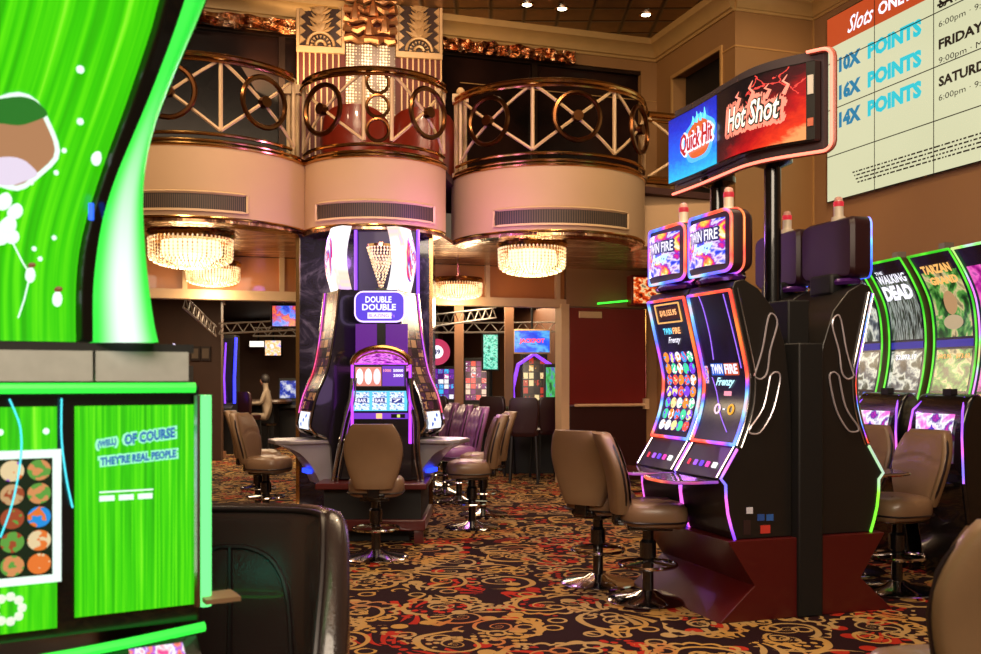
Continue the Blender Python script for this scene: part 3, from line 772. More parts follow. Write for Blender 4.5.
def curve_machine(i, full, label, rear):
    r0 = empty('slot_machine', (0, 0, 0), 0, label, 'slot machine', 'curved slot machines of the twin island')
    hx = .272
    MB().prism(body, -hx, hx, 'x').build('cabinet', M_side, r0, bevel=.006, smooth=30)
    # screen
    sm = MB(); sm.sheet(lambda u, v: SF((u-.5)*.49, v*SL, .008), 4, 24)
    so = sm.build('screen', M_dkscr, r0, smooth=80)
    if not rear:
        w = lambda mb, *a, **k: put(mb, *a, **k)
        if full:
            MB().sheet(lambda u, v: SF((u-.5)*.42, .05+v*.58, .011), 4, 14).build('reel_symbols', screen_tiles('fruit_tiles', 5, 7, '2a0c50', ['3aa0ff', 'ff5040', 'ffe9a0', '8040ff', '40e0a0', 'ffffff', 'ff9020'], True, 1.1, .97, .47), so)
            MB().sheet(lambda u, v: SF((u-.5)*.30, .86+v*.09, .011), 2, 2).build('jackpot_panel', em('panel_brown', '3a1408', .9), so)
            fr = MB().tube([SF(x, t, .014) for x, t in ((-.17, .84), (.17, .84), (.17, .97), (-.17, .97))], .006, 4, closed=True); fr.build('jackpot_frame', em('gold_lit', 'f0b060', 1.2), so)
            w(MB(), '$10,155.95', SF, -.12, .12, .88, .93, .014, .03).build('lettering', em('orange_lit', 'ffb070', 1.6), so)
            w(MB(), 'TWIN', SF, -.12, .0, .755, .80, .014, .03).build('lettering', em('cyan_lit', '60d8ff', 1.5), so)
            w(MB(), 'FIRE', SF, .015, .12, .755, .80, .014, .03).build('lettering', em('orange_lit', 'ffb070', 1.6), so)
            w(MB(), 'Frenzy', SF, -.08, .1, .68, .735, .014, .02, .5).build('lettering', M_white, so)
        else:
            tw, fi = MB(), MB()
            MB().sheet(lambda u, v: SF(-.16+u*.15, .455+v*.08, .011), 3, 3).build('blue_patch', em('blue_patch', '1a60d0', 1), so)
            MB().sheet(lambda u, v: SF(.0+u*.17, .455+v*.08, .011), 3, 3).build('orange_patch', em('orange_patch', 'c84a14', 1), so)
            w(tw, 'TWIN', SF, -.15, -.015, .465, .53, .015, .035).build('lettering', M_white, so)
            w(fi, 'FIRE', SF, .01, .16, .465, .53, .015, .035).build('lettering', M_white, so)
            w(MB(), 'Frenzy', SF, -.11, .12, .37, .44, .015, .03, .5).build('lettering', em('cyan_white', 'b8f0ff', 1.4), so)
            MB().sheet(lambda u, v: SF(-.01+u*.09, .32+v*.03, .011), 2, 2).build('small_button_art', em('pink_lit', 'ff9ab0', 1.1), so)
            for cx, c in ((-.06, 'ffd8e8'), (.1, 'ffb030')):
                MB().tube([SF(cx+.03*math.cos(2*PI*k/14), .23+.03*math.sin(2*PI*k/14), .013) for k in range(14)], .007, 4, closed=True).build('badge', em('badge_'+c, c, 1.2), so)
            w(MB(), '-', SF, .005, .035, .225, .235, .014).build('lettering', M_white, so)
            for pts in ([(-.13, 1.0), (-.10, .9), (-.09, .72), (-.11, .56)], [(-.16, .44), (-.10, .34), (-.02, .2), (.12, .08)], [(.17, .98), (.19, .75), (.2, .5)]):
                MB().tube([SF(v.x, v.y, .011) for v in smooth_path([(a, b, 0) for a, b in pts], 4)], .004, 4).build('light_streak', em('violet_lit', 'a06aff', 1.3), so)
            MB().sheet(lambda u, v: SF(-.24+u*.04, .4+v*.12, .011), 2, 2).build('side_art', M_artm, so)
    # led edges along both sides of the screen and across the top and bottom
    for sx in (-1, 1):
        MB().tube([SF(sx*.258, SL*k/20, .014) for k in range(21)], .010, 6).build('light_strip', M_led, r0)
        MB().tube([SF(sx*.279, SL*k/20, .006) for k in range(21)], .006, 6).tube([SF(sx*.279, SL*k/20, -.03) for k in range(21)], .006, 6).build('chrome_trim', M_chrome, r0)
        MB().tube([(sx*.276, y, z) for y, z in ((.15, 1.06), (.06, .92), (.035, .88), (.07, .84), (.072, .76), (.085, .66), (.11, .57), (.135, .5))], .009, 6).build('edge_strip', M_led2 if not rear else led('green_led', ['30ff20', 'a0ff30', 'c060ff'], 2, 1.2), r0)
    MB().tube([SF(x, SL, .014) for x in (-.258, 0, .258)], .010, 6).build('light_strip', M_led, r0)
    MB().tube([SF(x, .0, .014) for x in (-.258, 0, .258)], .012, 6).build('light_strip', M_led, r0)
    # chrome loops on both ends
    L1 = [endpl(*p) for p in ((755, 376), (763, 350), (769, 318), (774, 314), (778, 324), (771, 350), (768, 372), (762, 379), (756, 377))]
    L2 = [endpl(*p) for p in ((771, 376), (776, 372), (781, 378), (774, 410), (763, 430), (756, 434), (750, 430), (764, 408), (771, 376))]
    for sx in (-1, 1):
        for L in (L1, L2):
            MB().tube(smooth_path([(sx*.282, y, z) for y, z in L], 4), .006, 5).build('chrome_loop', pm('loop_chrome', 'd8d0dc', .25, .55), r0)
    # button deck
    dk = MB(); dk.prism([(.03, .885), (.15, 1.07), (.16, 1.06), (.04, .875)], -.25, .25, 'x')
    d = dk.build('button_deck', pm('deck_purple_black', '1c1024', .25, 0, .5), r0)
    for sx in (-1, 1): MB().tube([(sx*.25, .02, .885), (sx*.25, .145, 1.078)], .006, 6).build('deck_trim', M_chrome, d)
    for k, (c, wd) in enumerate((('ff3050', .02), ('b060ff', .035), ('7040ff', .035), ('ff40c0', .035), ('ffffff', .05))):
        x0 = -.17+k*.075; DS = prof_surf([(.03, .885), (.15, 1.07)])
        MB().slab(lambda u, v: DS(x0+wd*u, .06+.035*v, .012), 1, 1, (0.006, 0, -.006)).build('button', em('button_'+c, c, 1.1), d)
    # ledge shelf that reaches toward the player
    lp = [(-.25, .03), (-.25, -.14), (-.2, -.24), (-.08, -.28), (.1, -.28), (.2, -.24), (.25, -.14), (.25, .03)]
    MB().prism(lp, .845, .87, 'z').build('ledge', M_black, r0, bevel=.006)
    MB().tube([(x, y, .857) for x, y in lp], .010, 6).build('light_strip', led('ledge_led', ['ff5020', 'ff8060', 'd04060', '8040c0'], 3, 1.0) if not rear else M_chrome, r0)
    # topper
    tp = MB(); secs = []
    for yy, k in ((.125, .98), (.135, 1), (.25, 1), (.275, .93)):
        secs.append([(x*k, yy-.06+.06*(x/.27)**2, 2.36+z*k) for x, z in rrect(.54, .40, .06, 4)])
    t = tp.rings(secs).build('topper', pm('topper_shell', '2a0c14', .45), r0)
    fc = lambda s_, t_, off=0: Vector((s_, .065+.06*(s_/.27)**2-off, t_))
    MB().sheet(lambda u, v: fc((u-.5)*.44, 2.215+v*.29, .004), 8, 2).build('topper_screen', M_artm if not rear else M_dkscr, t)
    MB().tube([fc(x, 2.36+z, .0) for x, z in rrect(.52, .385, .055, 5)], .011, 6, closed=True).build('light_strip', M_led if not rear else M_ledb, t)
    if not rear: MB().tube([(x, .14+.06*(x/.27)**2, 2.36+z) for x, z in rrect(.55, .41, .07, 5)], .007, 6, closed=True).build('light_strip', M_led, t)
    if not rear:
        o1, o2 = MB(), MB()
        thick(o1, 'TWIN FIRE', fc, -.17, .17, 2.375, 2.445, .008, .014, 0, .012).build('lettering_outline', em('navy_lit', '101a70', .8), t)
        put(MB(), 'TWIN FIRE', fc, -.17, .17, 2.375, 2.445, .012, .02).build('lettering', M_white, t)
        put(MB(), 'Frenzy', fc, -.11, .13, 2.27, 2.36, .012, .04, .5, rise=.02).build('lettering', em('cyan_white', 'b8f0ff', 1.4), t)
    MB().box(-.12, .12, .18, .32, 2.05, 2.19).build('neck', M_blackm, r0, bevel=.02)
    MB().lathe([(.0, .0), (.23, 0), (.25, .02), (.22, .04), (0, .045)], 24, Matrix.Translation((0, .2, 2.115)) @ Matrix.Diagonal((1, .45, 1, 1))).build('collar', pm('collar_violet', '5a2a80', .2, .3, .5), r0)
    # signal light
    cx = .1 if not rear else -.04
    cn = empty('signal_light', (cx, .2, 2.55)); cn.parent = r0
    MB().lathe([(0, 0), (.05, 0), (.045, .03), (.032, .035), (.032, .1), (0, .1)], 16).build('lamp_base', pm('lamp_ivory', 'e8d8c0', .3), cn)
    MB().lathe([(.032, .1), (.034, .105), (.034, .13), (.03, .135)], 16).build('red_band', em('red_lit', 'd02030', 1), cn)
    MB().lathe([(.029, .13), (.029, .148), (.024, .16), (.014, .166), (0, .167)], 16).build('lamp_dome', pm('lamp_clear', 'e8b0a0', .15, 0, .5), cn)
    return r0
def place_m(o, s, t, rot):
    p = E0+V3*s+U3*t; o.location = (p.x, p.y, 0); o.rotation_euler = (0, 0, rot)
place_m(curve_machine(0, False, 'near curved slot machine facing left, dark violet screen with fire-themed title', False), 0, .29, TH)
place_m(curve_machine(1, True, 'far curved slot machine facing left, reel symbols under an orange jackpot figure', False), 0, .865, TH)
place_m(curve_machine(2, False, 'near slot machine of the island facing right, seen from its dark back with blue-edged topper', True), 1.28, .29, TH+PI)
place_m(curve_machine(3, False, 'far slot machine of the island facing right, dark rounded topper behind the sign post', True), 1.28, .865, TH+PI)
# stickers on the near end panel
root = [o for o in bpy.data.objects if o.name.startswith('slot_machine') and o.get('label', '').startswith('near curved')][0]
for (x, y, c, w, h) in ((748, 511, 'd8d8e8', .045, .04), (745, 528, '301c1c', .05, .09), (759, 518, '2a50a0', .05, .04), (768, 518, '3060b0', .05, .04), (762, 530, 'c83a30', .07, .05)):
    s_, z_ = endpl(x, y)
    MB().box(.272, .2755, s_, s_+w, z_-h/2, z_+h/2).build('sticker', pm('sticker_'+c, c, .5), root)
# island base
ir = empty('slot_island_base', E0+V3*.64+U3*.57, TH, 'oxblood stepped plinth with black centre pylon carrying the twin slot machines', 'plinth')
# local frame: +y = V3 (s-.64), x = -(t-.57)
a_ = [(.06, .498), (.247, .217), (0.0, 0.0), (.6, 0), (.6, .498)]
MB().prism([(y-.64, z) for y, z in a_], -.6, .6, 'x').build('plinth', M_redwood, ir, smooth=0, bevel=.004)
MB().prism([(.64-y, z) for y, z in a_], -.6, .6, 'x').build('plinth', M_redwood, ir, smooth=0, bevel=.004)
MB().box(-.58, .625, -.09, .09, 0, 1.72).box(-.5, .5, -.08, .08, 1.6, 2.0).build('pylon', M_blackm, ir, bevel=.01)
def isl(t, z, s=0): return (-(t-.57), s, z)
for t_ in (.36, 1.05):
    MB().lathe([(0, 1.9), (.055, 1.9), (.055, 2.9), (.13, 2.93), (.13, 2.97), (.07, 3.0), (0, 3.0)], 20, Matrix.Translation(isl(t_, 0))).build('pole', M_black, ir)
    MB().box(-(t_-.57)-.07, -(t_-.57)+.07, -.1, .1, 2.98, 3.14).build('pole_bracket', M_black, ir, bevel=.01)
# ---------------------------------------------------------------- hanging wave sign
cx_, cy_ = .64, .6
sg = empty('wave_sign', E0+V3*.64+U3*.6+Vector((0, 0, 2.9)), 0, 'wavy overhead sign on black poles, blue left, red right, with red neon edge', 'sign')
back_c = [Vector(p) for p in ((1.40, 7.45, 0), (1.52, 7.08, 0), (1.615, 6.72, 0), (1.70, 6.42, 0), (1.83, 6.22, 0), (2.0, 6.07, 0), (2.06, 6.02, 0))]
wave = smooth_path(back_c, 6); NW = len(wave)-1
WL = [0]
for a, b in zip(wave, wave[1:]): WL.append(WL[-1]+(b-a).length)
WT = WL[-1]
def wv(s_, z, off=0):
    s_ = max(-.05, s_); i = 0
    while i < NW-1 and s_ > WL[i+1]: i += 1
    k = (s_-WL[i])/(WL[i+1]-WL[i]); p = wave[i].lerp(wave[i+1], k) if k <= 1 else wave[i+1]+(wave[i+1]-wave[i]).normalized()*(s_-WL[i+1])
    d = (wave[i+1]-wave[i]).normalized(); n = Vector((d.y, -d.x, 0))
    return Vector((p.x, p.y, z))+n*off
def s_at(px):
    best = min(range(NW+1), key=lambda i: abs((wave[i].x/wave[i].y)*F+490.5-px)); return WL[best]
sB0, sB1, sR1 = 0.03, s_at(722), s_at(806)
MB().slab(lambda u, v: wv(u*(WT+.02), 2.93+.64*v, -.035), 40, 1, Vector((.03, .012, 0))).build('back_panel', pm('smoke_plexi', '4a4246', .2, 0, .6), sg, world=True)
MB().slab(lambda u, v: wv(sB0+u*(sR1+.06-sB0), 2.99+.5*v, .03), 40, 1, Vector((.05, .02, 0))).build('sign_case', M_black, sg, world=True)
g = G('blue_lit_face'); x = g.sep(g.uv()); n = g.noise(g.uv(), 14, 4, .7)[0]
k = g.math('ADD', g.math('MULTIPLY', x[1], .75), g.math('MULTIPLY', n, .3))
g.set(col=(.01, .01, .02, 1), rough=.25, em=g.ramp(k, [(.12, hexc('20c8f0')), (.4, hexc('1a6cff')), (.75, hexc('1830d0')), (1, hexc('0c1a90'))]), es=1.1)
blue = MB().sheet(lambda u, v: wv(sB0+u*(sB1-sB0), 3.0+.48*v, .036), 14, 1).build('blue_face', g.m, sg, world=True)
g = G('red_lit_face'); x = g.sep(g.uv()); n = g.noise(g.uv(), 5, 5, .65, .4)[0]
k = g.math('ADD', g.math('MULTIPLY', g.math('SUBTRACT', g.math('ADD', g.math('MULTIPLY', x[0], .75), .2), g.math('MULTIPLY', x[1], .75)), .9), g.math('MULTIPLY', n, .5))
base = g.ramp(k, [(.2, hexc('0c0208')), (.45, hexc('4a0410')), (.7, hexc('c00c14')), (.9, hexc('f03818')), (1, hexc('ffa060'))])
vr = g.n('ShaderNodeTexVoronoi', feature='DISTANCE_TO_EDGE'); g.i(vr.inputs['Vector'], g.vm('ADD', g.uv(), g.vm('SCALE', g.noise(g.uv(), 6, 3)[1], .2))); vr.inputs['Scale'].default_value = 3.2
cr = g.math('MULTIPLY', g.math('LESS_THAN', vr.outputs[0], .018), g.math('MULTIPLY', g.math('GREATER_THAN', x[1], .62), g.math('GREATER_THAN', x[0], .45)))
g.set(col=(.01, .01, .01, 1), rough=.25, em=g.mix(cr, base, hexc('ff4a40')), es=1.1)
red = MB().sheet(lambda u, v: wv(sB1+.01+u*(sR1-sB1), 3.0+.48*v, .036), 22, 1).build('red_face', g.m, sg, world=True)
# lettering blue side
sq0, sq1 = s_at(689), s_at(722)
mid = (sq0+sq1)/2; LQ = (sq1-sq0)/2*.95
def blob(mb, cx, cz, w, h, off, n=28, wob=0):
    def f(u, v):
        a = 2*PI*u; k = v*(1+wob*math.sin(5*a)); return wv(cx+w*k*math.cos(a), cz+h*k*math.sin(a), off)
    return mb.sheet(f, n, 5)
blob(MB(), mid, 3.24, LQ, .17, .04, wob=.06).build('logo_halo', em('halo_blue', '4ab0ff', 1.3), blue, world=True)
blob(MB(), mid, 3.24, LQ*.8, .14, .043, wob=.04).build('logo_disc', em('ember_orange', 'e8641c', 1.0), blue, world=True)
thick(MB(), 'Quick Hit', wv, mid-LQ*1.0, mid+LQ*1.0, 3.15, 3.31, .056, .02, .1, .016).build('lettering_outline', M_white, blue, world=True)
thick(MB(), 'Quick Hit', wv, mid-LQ*1.0, mid+LQ*1.0, 3.15, 3.31, .064, .005, .1, .004).build('lettering', em('deep_red_lit', 'c8101c', 1), blue, world=True)
for k in range(4):
    x0 = mid-.09+k*.06
    MB().tube([wv(x0, 3.36, .046), wv(x0+.012, 3.39, .046), wv(x0+.004, 3.42+.02*(k % 2), .046)], [.012, .008, .002], 6).build('logo_flame', em('cyan_lit', '60d8ff', 1.5), blue, world=True)
# lettering red side
h0, h1 = s_at(733), s_at(782)
thick(MB(), 'Hot Shot', wv, h0+.0, h1+.0, 3.155, 3.335, .04, .036, .25, .03).build('lettering_glow', em('pink_hot', 'ff8a70', 1.4), red, world=True)
put(MB(), 'Hot Shot', wv, h0, h1, 3.155, 3.335, .043, .08, .25).build('lettering_outline', em('black_unlit', '1a0404', .3), red, world=True)
put(MB(), 'Hot Shot', wv, h0+.015, h1-.015, 3.165, 3.325, .046, .015, .25).build('lettering', em('cream_lit', 'fff4d8', 1.5), red, world=True)
for k, dz in enumerate((.07, .11, .06, .09)):
    x0 = h0+.12+k*.12
    MB().tube([wv(x0, 3.31, .045), wv(x0+.03, 3.34+dz*.3, .045), wv(x0-.005, 3.34+dz*.6, .045), wv(x0+.025, 3.34+dz, .045)], [.014, .011, .008, .002], 6).build('logo_flame', em('pink_hot', 'ff8a70', 1.4), red, world=True)
# black end block with stickers
eb = MB().slab(lambda u, v: wv(sR1+.01+.055*u, 2.995+.49*v, .036), 3, 1, Vector((.04, .015, 0))).build('end_block', M_blackm, sg, world=True)
MB().slab(lambda u, v: wv(sR1+.02+.035*u, 3.28+.12*v, .04), 2, 1, Vector((.003, .001, 0))).build('sticker', pm('paper_white', 'cfc8c0', .6), eb, world=True)
MB().slab(lambda u, v: wv(sR1+.02+.035*u, 3.08+.05*v, .04), 2, 1, Vector((.003, .001, 0))).build('sticker', pm('sticker_salmon', 'c86a50', .6), eb, world=True)
# neon
zt, zb_ = 3.56, 2.92
np_ = [wv(WT-.08, zt, 0)]+[wv(WT+.02+.06*math.sin(a), zt-.06+.06*math.cos(a), 0) for a in (0, .4, .8, 1.2, PI/2)]+[wv(WT+.08, z, 0) for z in (3.4, 3.2, 3.05)]+[wv(WT+.02+.06*math.cos(a), zb_+.06-.06*math.sin(a), 0) for a in (0, .4, .8, 1.2, PI/2)]+[wv(WT-.02-(WT-.05)*k/24, zb_, 0) for k in range(25)]
MB().tube(np_, .010, 8).build('neon_tube', em('neon_red', 'ff7860', 2.6), sg, world=True)
MB().tube([p+Vector((.02, .008, 0)) for p in np_], .017, 8).build('neon_channel', pm('neon_channel', 'a05040', .35), sg, world=True)
# ================================================================ wall display on the right wall
O = R(1.16-.06, -2.1); vd = empty('video_wall', O-UV_*2.5+Vector((0, 0, 3.7)), 0, 'large pale green video wall listing points offers, on the tan right wall', 'video wall')
WS = plane(O, -UV_, (0, 0, 1))
# normal must face the room (-VV)
if WS(0, 0, 1).dot(VV) > WS(0, 0, 0).dot(VV): WS0 = WS; WS = lambda s, t, off=0: WS0(s, t, -off)
r0_, r1_, z0_, z1_ = .36, 4.9, 3.7, 6.02
MB().slab(lambda u, v: WS(r0_+(r1_-r0_)*u, z0_+(z1_-z0_)*v, .0), 1, 1, VV*.05).build('case', M_black, vd, world=True, smooth=0)
g = G('video_wall_face'); n = g.noise(g.uv(), 2, 2)[0]
g.set(col=(.02, .02, .02, 1), rough=.3, em=g.mix(n, hexc('d0d0a6'), hexc('e0dfb8')), es=.95)
face = MB().sheet(lambda u, v: WS(r0_+.01+(r1_-r0_-.02)*u, z0_+.015+(z1_-z0_-.03)*v, .004), 1, 1).build('screen', g.m, vd, world=True, smooth=0)
MB().sheet(lambda u, v: WS(r0_+.01+(2.17-r0_)*u, 5.63+.375*v, .007), 1, 1).build('header_band', em('header_orange', 'c0471c', .95), face, world=True, smooth=0)
put(MB(), 'Slots', WS, .76, 1.22, 5.70, 5.9, .01, .01, .45).build('lettering', M_white, face, world=True)
put(MB(), 'ONLY', WS, 1.3, 1.85, 5.72, 5.87, .01, .03).build('lettering', M_white, face, world=True)
blue1, cy1 = em('offer_blue', '0f7fa6', .9), em('offer_cyan', '1fc4cf', 1)
for nrow, (t, z) in enumerate((('10X', 5.27), ('16X', 4.93), ('14X', 4.59))):
    put(MB(), t, WS, .6, 1.0, z, z+.19, .01, .06).build('lettering', blue1, face, world=True)
    put(MB(), 'POINTS', WS, 1.12, 1.99, z, z+.19, .01, .06).build('lettering', cy1, face, world=True)
ink = em('ink_dark', '181410', .25)
for t, z, s0, s1, h, b in (('SATURDAY, APRIL 6', 5.44, 2.24, 3.75, .13, .04), ('6:00pm · 9:00pm', 5.24, 2.24, 3.1, .085, 0), ('FRIDAY, APRIL 12', 5.0, 2.24, 3.6, .13, .04), ('9:00pm · Midnight', 4.85, 2.24, 3.2, .085, 0), ('SATURDAY, APRIL 20', 4.6, 2.24, 3.8, .13, .04), ('6:00pm · 9:00pm', 4.45, 2.24, 3.1, .085, 0)):
    put(MB(), t, WS, s0, s1, z, z+h, .01, b).build('lettering', ink, face, world=True)
MB().add([WS(2.22, 5.49, .011), WS(4.3, 5.49, .011), WS(4.3, 5.515, .011), WS(2.22, 5.515, .011)], [(0, 1, 2, 3)]).build('strike_line', ink, face, world=True)
fp = MB()
for row in range(4):
    x = .85+.03*row
    while x < 4.7:
        w = random.uniform(.02, .09); z = 3.98-.045*row
        fp.add([WS(x, z, .01), WS(x+w, z, .01), WS(x+w, z+.018, .01), WS(x, z+.018, .01)], [(0, 1, 2, 3)]); x += w+.02
fp.build('fine_print', ink, face, world=True)
sm = MB()
for s_ in (1.24, 2.17, 3.1, 4.03): sm.add([WS(s_-.006, z0_, .012), WS(s_+.006, z0_, .012), WS(s_+.006, z1_, .012), WS(s_-.006, z1_, .012)], [(0, 1, 2, 3)])
for z in (4.27, 4.85, 5.43): sm.add([WS(r0_, z-.006, .012), WS(r1_, z-.006, .012), WS(r1_, z+.006, .012), WS(r0_, z+.006, .012)], [(0, 1, 2, 3)])
sm.build('panel_seams', em('seam_black', '100c08', .1), vd, world=True)
# ================================================================ arc slot machines by the right wall
arcp = [(0, 2.5), (.11, 2.33), (.205, 2.12), (.24, 1.86), (.225, 1.6), (.16, 1.31), (.06, 1.08)]
ap = [(p.x, p.y) for p in smooth_path([(a, b, 0) for a, b in arcp], 4)][::-1]
AS = prof_surf(ap); AL = AS.L
def arc_machine(loc, rz, label, edge, top_mat, texts, low_mat, tile):
    r0 = empty('arc_slot_machine', loc, rz, label, 'slot machine', 'tall arc-shaped slot machines by the right wall')
    n = len(ap)
    back = [(y+.26, z) for y, z in ap]
    prof = ap+back[::-1]
    MB().prism(prof, -.27, .27, 'x').build('arc_body', pm('arc_side_brown', '4a3a2c', .35, 0, .4), r0, smooth=50)
    MB().prism([(.0, .0), (.05, .75), (-.12, .95), (-.1, 1.0), (.05, 1.1), (.32, 1.1), (.55, .9), (.55, 0)], -.26, .26, 'x').build('cabinet', M_black, r0, bevel=.01)
    so = MB().sheet(lambda u, v: AS((u-.5)*.5, v*AL, .003), 2, 24).build('screen', M_dkscr, r0, smooth=80)
    MB().sheet(lambda u, v: AS((u-.5)*.44, .78+v*(AL-.95), .006), 4, 16).build('top_art', top_mat, so, smooth=80)
    MB().sheet(lambda u, v: AS((u-.5)*.44, .34+v*.34, .006), 4, 8).build('middle_art', low_mat, so, smooth=80)
    MB().sheet(lambda u, v: AS((u-.5)*.44, .02+v*.30, .006), 4, 8).build('reel_symbols', tile, so, smooth=80)
    MB().sheet(lambda u, v: AS((u-.5)*.46, .70+v*.06, .006), 2, 2).build('divider', em('deep_blue_lit', '1418a0', .8), so)
    for (t, x0, x1, a, b, m, bo) in texts: put(MB(), t, AS, x0, x1, a, b, .01, bo).build('lettering', m, so)
    for sx in (-1, 1):
        MB().tube([AS(sx*.262, AL*k/28, .006) for k in range(29)], .008, 6).build('light_strip', edge, r0)
    MB().tube([AS(x, AL, .008) for x in (-.262, 0, .262)], .011, 6).build('light_strip', edge, r0)
    MB().box(-.04, .04, .12, .2, 2.46, 2.58).build('signal_light', pm('lamp_grey', '6a6058', .4), r0)
    return r0
lime = led('lime_led', ['20d010', '60ff30', '30b010'], 3, .95); lila = led('lilac_led', ['ff60ff', 'd0a0ff', '80ff60', 'ff60a0'], 2, 1.3)
deadart = screen_art('grey_grunge_art', ['0c100c', '2a3428', 'a8b0a8', '1c241c', '60705c'], 7, .9, .1, sx=2.6, sy=.35)
bright = screen_art('pale_smoke_art', ['1a1c20', '606870', 'e8e8d8', '505a50', '202020'], 3, .9)
jung = screen_art('jungle_art', ['06140a', '1a5a20', '60a848', 'e0c890', '0c3014'], 4, .9, 1)
pinkart = screen_art('magenta_art', ['2a0630', 'c020a0', 'ff70d0', '602080'], 4, .9)
t1 = screen_tiles('blue_tiles', 8, 8, '0a0c18', ['c8d8f0', '4060c0', '202840', '90a0c0', 'ffffff'], False, .9, .95, .4)
t2 = screen_tiles('amber_tiles', 5, 5, '3a2810', ['e8c880', 'c08840', 'fff0c0', '805020', 'd0b090'], True, .9, 1, .46)
w_ = M_white; gold_l = em('gold_lit', 'f0b060', 1.2)
def arcxy(px, D): return Vector(((px-490.5)/F*D, D, 0))
rz = math.atan2(-.985, .17)   # local +x toward camera
txtW = [('THE', -.19, -.08, 1.385, 1.415, w_, .02), ('WALKING', -.2, .2, 1.29, 1.375, w_, .02), ('DEAD', -.2, .2, 1.13, 1.27, w_, .06), ('$2,073.17', -.15, .15, .60, .65, w_, .02)]
txtG = [('TARZAN', -.19, .17, 1.32, 1.40, gold_l, .05), ('GRAND', -.15, .19, 1.22, 1.29, gold_l, .05), ('$412.96', -.2, -.03, .60, .645, gold_l, .03), ('$73.63', .03, .2, .60, .645, gold_l, .03)]
base_pts = [(842, 8.75, 'tall green-edged arc slot machine mostly hidden behind the twin island', lime, bright, [('TITLES', -.15, .15, 1.2, 1.3, gold_l, .04)][:0], bright, t1),
            (882, 8.22, 'green-edged arc slot machine with big white title letters on a grey screen', lime, deadart, txtW, bright, t1),
            (928, 7.66, 'green edged arc slot machine with gold title and jungle artwork', lime, jung, txtG, jung, t2),
            (975, 7.14, 'arc slot machine with pink artwork cut by the right edge', lila, pinkart, [('HUFF', -.19, .19, 1.45, 1.6, em('pink_lit', 'ff9ab0', 1.1), .05)][:0], pinkart, t2)]
arcs = []
for px, D, lab, e, ta, tx, la, ti in base_pts:
    arcs.append(arc_machine(arcxy(px, D), rz, lab, e, ta, tx, la, ti))
# generic portrait on the jungle machine
so = [c for c in arcs[2].children if c.name.startswith('screen')][0]
def ell(mb, cx, ct, rx, rt, off): return mb.add([AS(cx+rx*math.cos(2*PI*k/24), ct+rt*math.sin(2*PI*k/24), off) for k in range(24)], [tuple(range(24))])
ell(MB(), .0, 1.06, .08, .1, .009).build('medallion', screen_art('warm_medallion', ['e0c090', 'b07848', 'f0e0b0', '704020'], 3, .9), so)
ell(MB(), .0, .9, .12, .06, .008).build('caption_plate', em('cloth_tan', 'c8b088', .8), so)
for k, z in ((0, 2.0),):
    pass
# pink screened low consoles in front of them
def console(px, D, lab, w=.26):
    r0 = empty('game_console', arcxy(px, D), rz+.15, lab, 'console', 'black domed consoles with pink screens')
    pr = [(.12, 0), (.02, .5), (-.02, .8), (-.03, 1.1), (.0, 1.25), (.06, 1.36), (.14, 1.38), (.2, 1.3), (.22, 1.1), (.22, 0)]
    MB().prism([(p.x, p.y) for p in smooth_path([(a, b, 0) for a, b in pr], 3, True)], -w, w, 'x').build('pod', M_black, r0, bevel=.03, seg=3, smooth=50)
    for sx in (-1, 1): MB().tube([(sx*w, -.02, .75), (sx*w, -.035, 1.08), (sx*(w-.02), -.01, 1.26), (sx*(w-.08), .07, 1.36)], .008, 6).build('light_strip', M_led2, r0)
    s_ = MB().sheet(lambda u, v: ((u-.5)*(.30+.08*v), -.045+.02*v-.012*math.sin(v*PI), .88+v*.36), 3, 6).build('screen', screen_art('pink_idol_art', ['ff30d0', 'ff90e0', 'ffffff', '6020a0', 'ff40b0'], 3.2, 1.1), r0)
    MB().box(-.2, .2, -.2, .0, .72, .76).build('ledge', M_black, r0, bevel=.01)
    MB().box(-.04, .04, .08, .14, 1.37, 1.42).build('card_reader', M_blackm, r0)
    fig = MB(); fig.ball((0, -.06, 1.09), (.05, .008, .05), 10, 6); fig.prism([(-.09, .9), (.09, .9), (0, 1.16)], -.062, -.056, 'y'); fig.build('emblem', em('indigo_lit', '3020c0', 1), s_)
    return r0
console(876, 7.7, 'black domed console with pink screen, beside the right end of the island')
console(938, 7.05, 'black domed console with pink screen behind the tan chair at right')
